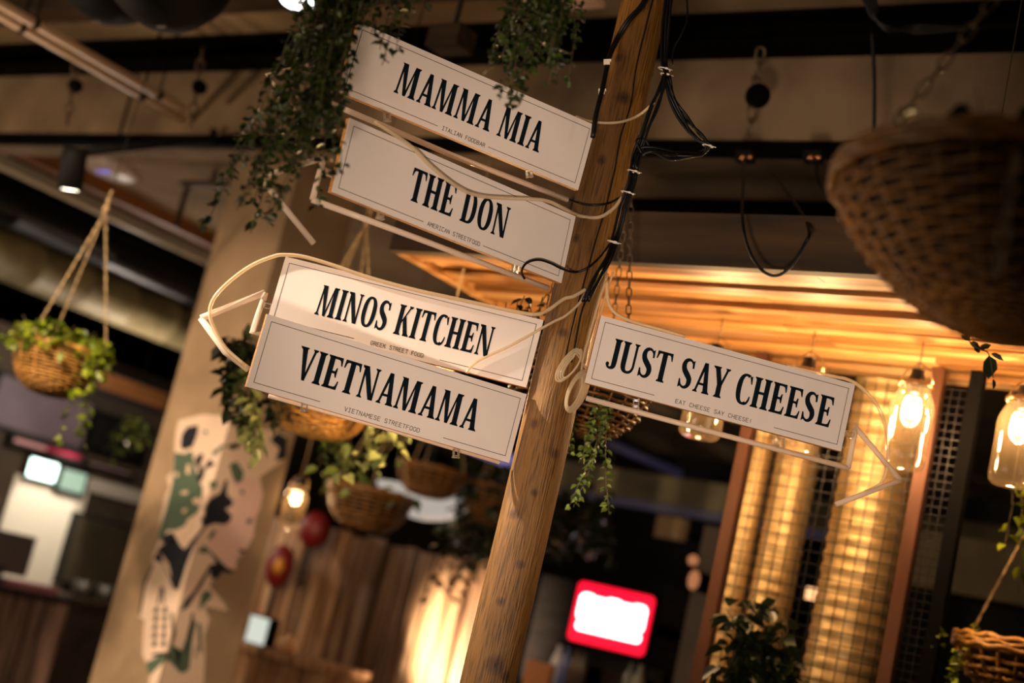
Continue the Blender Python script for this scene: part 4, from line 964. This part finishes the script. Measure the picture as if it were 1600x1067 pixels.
# loudspeakers
def speaker(label, c, r, tilt):
    t = thing('loudspeaker', label, 'speaker', c, 'black loudspeakers under the ceiling'); c = V(c)
    ax = V(tilt).normalized(); u = ax.orthogonal().normalized(); v_ = ax.cross(u)
    MB().lathe(c, [(.001, -1.1*r), (.55*r, -1.05*r), (.85*r, -.8*r), (1.0*r, -.35*r), (1.0*r, .1*r), (.86*r, .5*r), (.6*r, .85*r), (.3*r, 1.05*r), (.001, 1.1*r)], 32, u, v_, ax).build('cabinet', 'blackplastic', t)
    MB().box(P(252, 42, 4.66) if 'right' in label else P(150, 34, 5.28), (.03, .004, .008), XC, FWD, YC).build('badge', plain('badge_grey', (120, 112, 104), .5), t)
    MB().tube([c, V((c.x, c.y, 4.0))], .015, 8).build('bracket', 'black', t)
speaker('black loudspeaker at the top edge, right one of the pair', P(268, -58, 4.9), .235, P(264, 60, 4.7)-P(268, -58, 4.9))
speaker('black loudspeaker at the top edge, left one of the pair', P(178, -60, 5.6), .24, P(194, 60, 5.45)-P(178, -60, 5.6))

# ================================================================== CAGE WITH DUCTS, RIGHT
def post(label, x0, x1, y, mat, z1=CZ):
    t = MB().bb((x0, y-.02, 0), (x1, y+.02, z1)).build('steel_post', mat, org=((x0+x1)/2, y, 0)); return tag(t, label, 'post', 'cage posts')
post('dark brown steel post at the left end of the mesh cage', -2.10, -2.06, 4.2, 'copper')
post('copper brown steel post right of the thick lit duct', -1.505, -1.465, 4.2, 'copper')
post('black steel post at the right end of the mesh cage', -1.385, -1.345, 4.2, 'black')
def meshpanel(label, x0, x1, y, z0, z1, sp):
    mb = MB(); x = x0
    while x < x1: mb.bb((x-.0012, y-.0012, z0), (x+.0012, y+.0012, z1)); x += sp
    z = z0
    while z < z1: mb.bb((x0, y-.0032, z-.0012), (x1, y-.0012, z+.0012)); z += sp
    tag(mb.build('wire_mesh', 'steel', org=((x0+x1)/2, y, z0)), label, 'mesh', 'cage mesh panels')
meshpanel('wide wire mesh panel across the two lit ducts', -2.06, -1.505, 4.2, .02, 2.6, .038)
meshpanel('narrow wire mesh panel between copper and black posts', -1.465, -1.385, 4.2, .02, 2.6, .026)
def riser(label, x, y, r, z1):
    t = thing('riser_duct', label, 'duct', (x, y, 0), 'ribbed vertical ducts in the cage')
    prof = []; z = 0
    while z < z1: prof += [(r, z), (r*1.035, z+.010), (r*1.035, z+.022), (r, z+.032)]; z += .05
    MB().lathe((x, y, 0), prof, 36).build('duct_shell', 'galv', t)
    MB().lathe((x, y, 0), [(r*1.06, 1.2), (r*1.08, 1.22), (r*1.08, 1.27), (r*1.06, 1.29)], 36).build('clamp_ring', 'steel', t)
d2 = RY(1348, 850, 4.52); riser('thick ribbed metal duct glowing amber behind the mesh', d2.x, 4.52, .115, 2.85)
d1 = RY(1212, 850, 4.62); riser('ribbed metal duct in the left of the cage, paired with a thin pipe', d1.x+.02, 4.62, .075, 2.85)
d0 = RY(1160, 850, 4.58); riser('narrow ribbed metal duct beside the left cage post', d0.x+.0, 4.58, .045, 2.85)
plant('leafy_bush', 'dark bush in front of the mesh cage at the bottom', P(1185, 1100, 4.1), [[P(1170+rnd(-50, 60), 1180, 4.1), P(1180+rnd(-60, 70), 1060, 4.1), P(1190+rnd(-70, 70), rnd(925, 1040), 4.1)] for _ in range(34)], .06, .042, .03, M['leafdark'])
MBp = MB(); q = P(1185, 1240, 4.1); MBp.lathe((q.x, q.y, 0), [(.01, 0), (.14, 0), (.18, q.z+.1), (.16, q.z+.1), (.15, q.z+.05), (.01, q.z+.05)], 24)
tag(MBp.build('planter', 'dark', org=(q.x, q.y, 0)), 'tall dark planter under the bush by the mesh cage', 'planter')

# ================================================================== BOOTH, RED SCREEN AND BACK OF THE HALL
mb = MB(); x = -7.95; 
while x < -5.5:
    wd = rnd(.13, .2); mb.bb((x+.010, 8.0+rnd(-.02, .02), .0), (x+wd-.010, 8.03, 1.97+rnd(-.02, .03))); x += wd
struct('wall_plank_booth', mb, 'plankwall', 'booth wall of upright worn planks lit from below right')
struct('wall_booth_left', MB().bb((-9.2, 8.0, 0), (-7.97, 8.1, 2.6)), 'concrete', 'plain pale wall left of the planked booth')
c0 = RY(395, 1005, 7.2); c1 = RY(530, 1035, 7.2)
t = thing('timber_counter', 'low timber counter between the pillar and the planked booth', 'counter', ((c0.x+c1.x)/2, 7.2, 0))
MB().bb((c0.x-.4, 7.1, 0), (c1.x, 7.5, c0.z-.05)).build('front_panel', 'plankwall', t); MB().bb((c0.x-.42, 7.05, c0.z-.05), (c1.x+.02, 7.52, c0.z)).build('worktop', 'plankwall', t)
t = thing('light_box', 'small glowing white box on the low timber counter', 'light', (RY(410, 990, 7.2).x, 7.2, c0.z))
b0 = RY(408, 995, 7.2)
MB().bb((b0.x-.08, 7.14, c0.z), (b0.x+.1, 7.24, c0.z+.19)).build('casing', 'black', t)
MB().bb((b0.x-.075, 7.132, c0.z+.008), (b0.x+.095, 7.14, c0.z+.182)).build('lit_face', emis('box_face', (235, 240, 225), .8), t)
tag(MB().ball((b0.x+.24, 7.2, c0.z+.06), .06, 14).build('round_jar', plain('cream', (220, 180, 140), .5), org=(b0.x+.24, 7.2, c0.z)), 'cream round jar beside the small glowing box', 'jar')
# red lanterns / ornaments
for (x, y, rr, lab, yel) in ((492, 828, .13, 'dark red round lantern above the plain pale wall', False), (437, 885, .11, 'red lantern with yellow centre beside the pillar', True)):
    q = RY(x, y, 7.85); t = thing('paper_lantern', lab, 'lantern', q, 'red lanterns')
    MB().ball(q, rr, 18, (1, .8, 1.05 if not yel else 1.5)).build('shade', plain('lantern_red', (120, 20, 14), .5), t)
    if yel: MB().ball(q+V((.05, -.06, 0)), .045, 10, (1, 1, 1.4)).build('medallion', plain('medallion', (220, 150, 40), .4), t)
    mb = MB(); mb.tube([q-V((0, 0, rr)), q-V((0, 0, rr+.3))], .02, 6); mb.tube([q+V((0, 0, rr)), V((q.x+.0, q.y, 3.69))], .004, 5); mb.build('tassel_cord', 'dark', t)
# white pendant shade behind baskets
q = P(664, 768, 8.6); t = thing('pendant_shade', 'white crescent pendant shade behind the dark basket', 'lamp', q)
MB().lathe(q, [(.30, .0), (.27, -.07), (.18, -.14), (.05, -.17), (.001, -.17)], 28).build('shade', emis('shade_white', (255, 240, 225), .45), t); MB().tube([q-V((0, 0, .16)), V((q.x, q.y, 4.0))], .006, 6).build('cord', 'cable', t)
# red screen
q = P(955, 966, 8); t = thing('neon_sign', 'glowing red sign with white neon lettering on the dark back wall', 'sign', q)
X_, Y_, N_ = (V((.97, .24, 0))).normalized(), UP, V((.24, -.97, 0)).normalized()
def rrect(w_, h_, r_, n=5):
    out = []
    for (sx, sy, a0) in ((1, 1, 0), (-1, 1, 90), (-1, -1, 180), (1, -1, 270)):
        for i in range(n+1):
            a = math.radians(a0+90*i/n); out.append((sx*(w_/2-r_)+r_*math.cos(a), sy*(h_/2-r_)+r_*math.sin(a)))
    return out
def slab(mb, poly, c, z0, z1):
    n = len(poly); vs = [c+X_*a+Y_*b+N_*z0 for a, b in poly]+[c+X_*a+Y_*b+N_*z1 for a, b in poly]
    mb.add(vs, [tuple(range(n-1, -1, -1)), tuple(range(n, 2*n))]+[(i, (i+1) % n, n+(i+1) % n, n+i) for i in range(n)])
mb = MB(); slab(mb, rrect(.47, .35, .035), q, -.08, 0); mb.build('casing', 'blackplastic', t)
mb = MB(); slab(mb, rrect(.455, .335, .03), q, 0, .006); mb.build('red_panel', emis('neon_red', (255, 0, 45), 1.6), t)
mb = MB()
for i in range(6): mb_c = None
for (x, y, w_, h_) in [(-.155, .03, .09, .15), (-.08, .025, .1, .14), (-.0, .03, .1, .15), (.08, .025, .1, .14), (.15, .03, .09, .15), (0, .02, .36, .11)]:
    slab(mb, [(a+x, b+y) for a, b in rrect(w_, h_, .03)], q, .006, .009)
for (x, w_) in ((-.06, .26), (.1, .18)):
    slab(mb, [(a+x, b-.075) for a, b in rrect(w_, .05, .02)], q, .006, .0085)
mb.build('neon_lettering', emis('neon_white', (255, 245, 250), 5), t)
mb = MB()
for i in range(9): slab(mb, [(a-.16+i*.03, b-.085) for a, b in rrect(.018, .012, .004)], q, .0088, .0095)
mb.build('small_line', emis('neon_purple', (190, 60, 220), 1.5), t)
MB().bb(q+V((-.03, .08, -.03)), V((q.x+.03, 14, q.z+.03))).build('wall_arm', 'black', t)
# fridge and things below the sign
q = RY(950, 1050, 7.4); t = thing('bottle_fridge', 'black fridge cabinet below the red sign', 'fridge', (q.x, 7.6, 0))
zt = RY(950, 1030, 7.4).z
MB().bb((q.x-.35, 7.4, 0), (q.x+.35, 7.9, zt)).build('body', 'dark', t); MB().bb((q.x-.3, 7.385, .1), (q.x+.3, 7.4, zt-.06)).build('glass_door', glassmat('fridge_glass', (.25, .25, .28), .8), t)
for i, x in enumerate((866, 880, 896, 908, 985, 1000)):
    p = RY(x, 1052, 7.3); t = thing('bottle', ['white bottle left of the fridge', 'bluish bottle next to the white one', 'dim bottle at the left side of the fridge', 'dim bottle second at the left of the fridge', 'grey glass on the right of the fridge', 'pale glass at the right end of the fridge'][i], 'bottle', (p.x, 7.3, zt-.22), 'bottles below the red sign')
    MB().lathe((p.x, 7.3, zt-.22), [(.001, 0), (.035, 0), (.035, .15), (.014, .2), (.014, .25), (.001, .25)], 14).build('body', plain('bottle_%d' % i, [(235, 235, 240), (120, 130, 190), (110, 90, 80), (100, 84, 76), (130, 130, 120), (170, 165, 150)][i], .25), t)
    MB().lathe((p.x, 7.3, zt-.22), [(.016, .235), (.016, .262), (.001, .262)], 12).build('cap', 'black', t)
tag(MB().bb((RY(860, 1060, 7.3).x-.15, 7.1, 0), (RY(1010, 1060, 7.3).x+.1, 7.36, zt-.22)).build('bar_counter', 'dark', org=(q.x, 7.2, 0)), 'dark bar counter standing in front of the fridge', 'counter')
p = RY(838, 1060, 6.6); t = thing('chair', 'orange wooden chair back right of the pole at the bottom edge', 'chair', (p.x, 6.6, 0))
MB().bb((p.x-.07, 6.58, .8), (p.x+.09, 6.62, p.z+.09)).build('backrest', plain('orange_wood', (190, 120, 60), .5), t); MB().bb((p.x-.2, 6.3, .42), (p.x+.22, 6.62, .46)).build('seat', plain('orange_wood2', (190, 120, 60), .5), t)
for dx in (-.18, .2):
    for dy in (6.32, 6.6): MB().bb((p.x+dx-.02, dy-.02, 0), (p.x+dx+.02, dy+.02, .43)).build('leg', plain('orange_wood3', (170, 104, 50), .5), t)
# brown board wall right of the pole behind sign
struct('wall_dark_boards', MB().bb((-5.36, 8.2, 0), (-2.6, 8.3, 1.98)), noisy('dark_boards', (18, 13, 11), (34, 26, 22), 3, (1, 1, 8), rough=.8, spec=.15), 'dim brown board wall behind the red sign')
# wall lamp with two glass globes
q = P(1084, 890, 7.2); t = thing('wall_lamp', 'small amber two-globe wall lamp left of the mesh cage', 'lamp', q)
mb = MB(); mb.ball(P(1083, 875, 7.2), .028, 12); mb.ball(P(1084, 906, 7.2), .03, 12, (1, 1, 1.7)); mb.build('globe', emis('globe_amber', (220, 140, 90), .6), t)
MB().bb(q+V((-.01, .03, -.1)), V((q.x+.01, 8.2, q.z+.0))).build('arm', 'black', t)
struct('wall_post_grey', MB().bb((RY(1085, 900, 7.0).x, 7.0, 0), (RY(1120, 900, 7.0).x, 7.06, RY(1100, 820, 7).z)), noisy('grey_door', (84, 74, 68), (104, 92, 84), 3, rough=.7), 'dull grey door edge left of the mesh cage')
# far horizontal duct, and cool light on far edges drawn as glow
y0 = RY(960, 775, 10); y1 = RY(1150, 810, 10)
t = thing('ventilation_duct', 'olive ventilation duct running crosswise beyond the pole', 'duct', ((y0.x+y1.x)/2, 10, y1.z))
MB().bb((-7.2, 10, RY(1050, 790, 10).z), (0.5, 10.4, RY(1050, 745, 10).z)).build('duct_shell', noisy('olive_duct', (84, 74, 46), (104, 90, 58), 4, rough=.6), t)
MB().bb((-7.2, 9.98, RY(1050, 803, 10).z), (0.5, 10.02, RY(1050, 791, 10).z)).build('edge_glow', emis('lilac_edge_glow', (150, 130, 170), .05), t)  # glow put in for cool light along the under edge
def glow_edge(label, a, b, r, c, s_):  # no lamp: glowing tube where cool light catches a far edge
    t = thing('pale_strip', label, 'light', (V(a)+V(b))/2); d = (V(b)-V(a)).normalized()
    MB().tube([a, b], r, 8).build('tube', emis('cool_edge_glow', c, s_), t)
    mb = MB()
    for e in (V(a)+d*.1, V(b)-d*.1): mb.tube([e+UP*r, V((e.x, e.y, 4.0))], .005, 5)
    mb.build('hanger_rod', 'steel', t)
glow_edge('glowing lilac strip for the cool-lit ceiling edge beyond the foot of VIETNAMAMA sign', P(690, 680, 10), P(800, 722, 10), .045, (170, 160, 235), .5)
glow_edge('faint lilac glow strip for a cool-lit edge beyond the basket behind the pole', P(950, 692, 10), P(1065, 742, 10), .03, (120, 110, 160), .06)
t = thing('framed_notice', 'dim pale notice on the dark wall above the red sign', 'notice', P(1050, 825, 10.4))
q = P(1050, 825, 10.4); MB().box(q, (.26, .02, .16), V((1, 0, 0)), V((0, 1, 0)), UP).build('panel', plain('notice', (150, 120, 80), .7), t)
MB().bb(q+V((-.02, .01, -.02)), (q.x+.02, 14, q.z+.02)).build('wall_arm', 'black', t)
# lights seen through the cage
t = thing('shelf_lamp', 'warm white lamp bar seen between the two caged ducts', 'lamp', P(1283, 931, 6.5))
MB().box(P(1283, 931, 6.5), (.13, .05, .055), V((1, 0, 0)), V((0, 1, 0)), UP).build('diffuser', emis('shelf_lamp', (255, 190, 130), 1.6), t); q = P(1283, 931, 6.5); MB().tube([q, V((q.x, q.y, 4.0))], .004, 5).build('cord', 'cable', t)
for (x, y, lab) in ((1272, 1032, 'cold white bulb low behind the cage, higher of two'), (1264, 1058, 'cold white bulb low behind the cage, lower of two')):
    q = P(x, y, 6.5 if y < 1040 else 6.85); t = thing('bulb_lamp', lab, 'lamp', q, 'cold white bulbs behind the cage')
    MB().ball(q, .022, 12).build('bulb', emis('cold_bulb', (200, 220, 255), 8), t); MB().tube([q, V((q.x, q.y, 0))], .006, 6).build('stand', 'steel', t)
# dim shelf boards, far right
y0 = RY(1540, 880, 8)
tag(MB().bb((-2.9, 8.0, RY(1540, 935, 8).z), (1.0, 8.4, RY(1540, 845, 8).z)).build('bulkhead_panel', noisy('olive_panel', (96, 84, 54), (120, 106, 70), 4, rough=.6), org=(-1, 8.2, y0.z)), 'dim olive panel box beyond the black post at the right', 'panel')

# ================================================================== KITCHEN STALL, LOWER LEFT
KX = -10.0
struct('wall_kitchen', MB().bb((KX-.1, 5.6, 0), (KX, 13, 3.0)), noisy('kitchen_wall', (52, 42, 30), (74, 60, 42), 2, rough=.8), 'dim wall of the kitchen stall at the left')
def wallbox(name, label, cat, a, b, x, th, mat, part=None, frame=None, group=None):
    p, q = RX(a[0], a[1], x), RX(b[0], b[1], x); t = thing(name, label, cat, (x, (p.y+q.y)/2, min(p.z, q.z)), group)
    if frame: MB().bb((KX+.003, min(p.y, q.y)-.03, min(p.z, q.z)-.03), (x-.002, max(p.y, q.y)+.03, max(p.z, q.z)+.03)).build('casing', frame, t)
    MB().bb((x-th, min(p.y, q.y), min(p.z, q.z)), (x, max(p.y, q.y), max(p.z, q.z))).build(part or 'panel', mat, t); return t
wallbox('wall_light', 'bright white square light panel in the kitchen stall', 'light', (50, 715), (84, 754), KX+.06, .05, emis('panel_white', (225, 255, 240), 5), 'diffuser', 'steel', 'square light panels')
wallbox('wall_light', 'dimmer greenish square light panel next to the bright one', 'light', (100, 732), (128, 772), KX+.06, .05, emis('panel_green', (190, 220, 190), .8), 'diffuser', 'steel', 'square light panels')
wallbox('menu_board', 'large grey purple menu board under the far left basket', 'board', (5, 585), (125, 700), KX+.05, .03, noisy('menu_grey', (78, 66, 74), (98, 84, 92), 2, rough=.6), 'panel', 'dark')
wallbox('shelf_band', 'pale horizontal panel band beside the square light panels', 'panel', (128, 742), (226, 790), KX+.05, .04, plain('band_white', (190, 180, 165), .5))
wallbox('price_strip', 'pale pink strip under the menu board', 'sign', (24, 684), (72, 704), KX+.09, .02, plain('strip_pink', (190, 140, 140), .5), 'panel', 'dark', 'strips under the menu board')
wallbox('price_strip', 'magenta strip under the menu board', 'sign', (74, 697), (126, 718), KX+.09, .02, plain('strip_magenta', (150, 20, 60), .5), 'panel', 'dark', 'strips under the menu board')
wallbox('price_strip', 'pale pink strip beneath the black screen', 'sign', (140, 722), (205, 742), KX+.09, .02, plain('strip_pink2', (180, 150, 145), .5), 'panel', 'dark', 'strips under the menu board')
wallbox('menu_screen', 'switched off black screen beside the menu board', 'screen', (152, 646), (218, 722), KX+.08, .05, 'blackplastic', 'screen', 'black')
wallbox('wood_shelf', 'brown timber shelf board above the black screen', 'shelf', (160, 580), (258, 640), KX+.25, .2, 'woodstrip', 'board', 'dark')
wallbox('white_panel', 'tall lamp-lit white wall panel behind the striped counter', 'panel', (26, 740), (92, 930), KX+.03, .02, plain('panel_wht', (235, 225, 205), .6))
spot('panel_washer', (-9.5, 7.75, 2.6), (-9.97, 7.6, 1.4), 95, (1, .9, .74), 46, .5, .03)
wallbox('cupboard', 'olive brown cupboard doors right of the white panel', 'cupboard', (124, 806), (215, 930), KX+.1, .08, noisy('cup', (60, 50, 34), (78, 66, 46), 3, rough=.6), 'door', 'dark')
# monitor and counter
q = RX(20, 865, KX+1.0); t = thing('till_monitor', 'dark grey monitor seen from behind above the striped counter', 'monitor', q)
MB().box(q+V((0, -.08, 0)), (.05, .46, .3)).build('screen', noisy('monitor', (70, 62, 62), (84, 76, 74), 2, rough=.5), t); MB().bb(q+V((-.03, -.1, -.35)), q+V((.03, -.06, -.1))).build('stand', 'steel', t)
zc = RX(60, 925, KX+1.1).z; ye = RX(112, 925, KX+1.1).y
t = thing('stall_counter', 'counter clad in upright striped stained planks at the lower left', 'counter', (KX+1.0, ye-1.2, 0))
mb = MB(); y = ye-2.6
while y < ye: mb.bb((KX+1.05, y, 0), (KX+1.1+.012*((int(y*50)) % 2), y+.055, zc-.03)); y += .062
mb.build('plank_front', noisy('striped', (58, 40, 32), (170, 138, 124), 3, (1, 6, .5), rough=.7, island=.5), t)
MB().bb((KX+.6, ye-2.6, zc-.03), (KX+1.16, ye+.03, zc)).build('worktop', 'dark', t); MB().bb((KX+.65, ye-2.6, 0), (KX+1.05, ye, zc-.03)).build('carcass', 'dark', t)
q = RX(45, 915, KX+1.0); tag(MB().bb((q.x-.1, q.y-.25, zc), (q.x+.1, q.y+.2, zc+.05)).build('tray', plain('tray_pink', (150, 90, 100), .5), org=(q.x, q.y, zc)), 'pinkish tray lying on the striped counter', 'tray')
q = RX(130, 925, KX+.6); 
t = thing('kitchen_cabinet', 'dark brown base cabinet between the striped counter and the pillar', 'cabinet', (KX+.4, q.y+.7, 0))
MB().bb((KX+.004, ye+.1, 0), (KX+.6, ye+2.2, RX(150, 945, KX+.6).z)).build('body', noisy('cab', (50, 34, 26), (66, 48, 38), 3, rough=.6), t); MB().bb((KX+.004, ye+.1, RX(150, 945, KX+.6).z), (KX+.63, ye+2.2, RX(150, 945, KX+.6).z+.03)).build('worktop', 'fascia', t)
for i, (x, lab) in enumerate(((128, 'small steel pot on the base cabinet, nearer the counter'), (150, 'small steel pot on the base cabinet, nearer the pillar'))):
    q = RX(x, 925, KX+.4); q.y += .1*i; zz = RX(150, 945, KX+.6).z+.03; t = thing('cooking_pot', lab, 'pot', (q.x, q.y, zz), 'pots on the base cabinet')
    MB().lathe((q.x, q.y, zz), [(.001, 0), (.08, 0), (.085, .13), (.08, .13), (.078, .02), (.001, .02)], 18).build('body', plain('pot%d' % i, (110, 105, 96), .35, .6), t)
    mb = MB(); 
    for s_ in (-1, 1): mb.tube([(q.x, q.y+s_*.083, zz+.09), (q.x, q.y+s_*.11, zz+.1), (q.x, q.y+s_*.083, zz+.11)], .006, 5)
    mb.build('handle', 'steel', t)
plant('hanging_plant', 'dim leafy plant hanging by the left edge of the pillar', P(205, 690, 8.5), [[V((P(205, 650, 8.5).x, P(205, 650, 8.5).y, 3.99)), P(205, 655, 8.5)] + vine_path(P(205+rnd(-25, 25), 660+rnd(0, 20), 8.5), rnd(.1, .3), .03) for _ in range(8)], .06, .04, .03, M['leafoliv'])
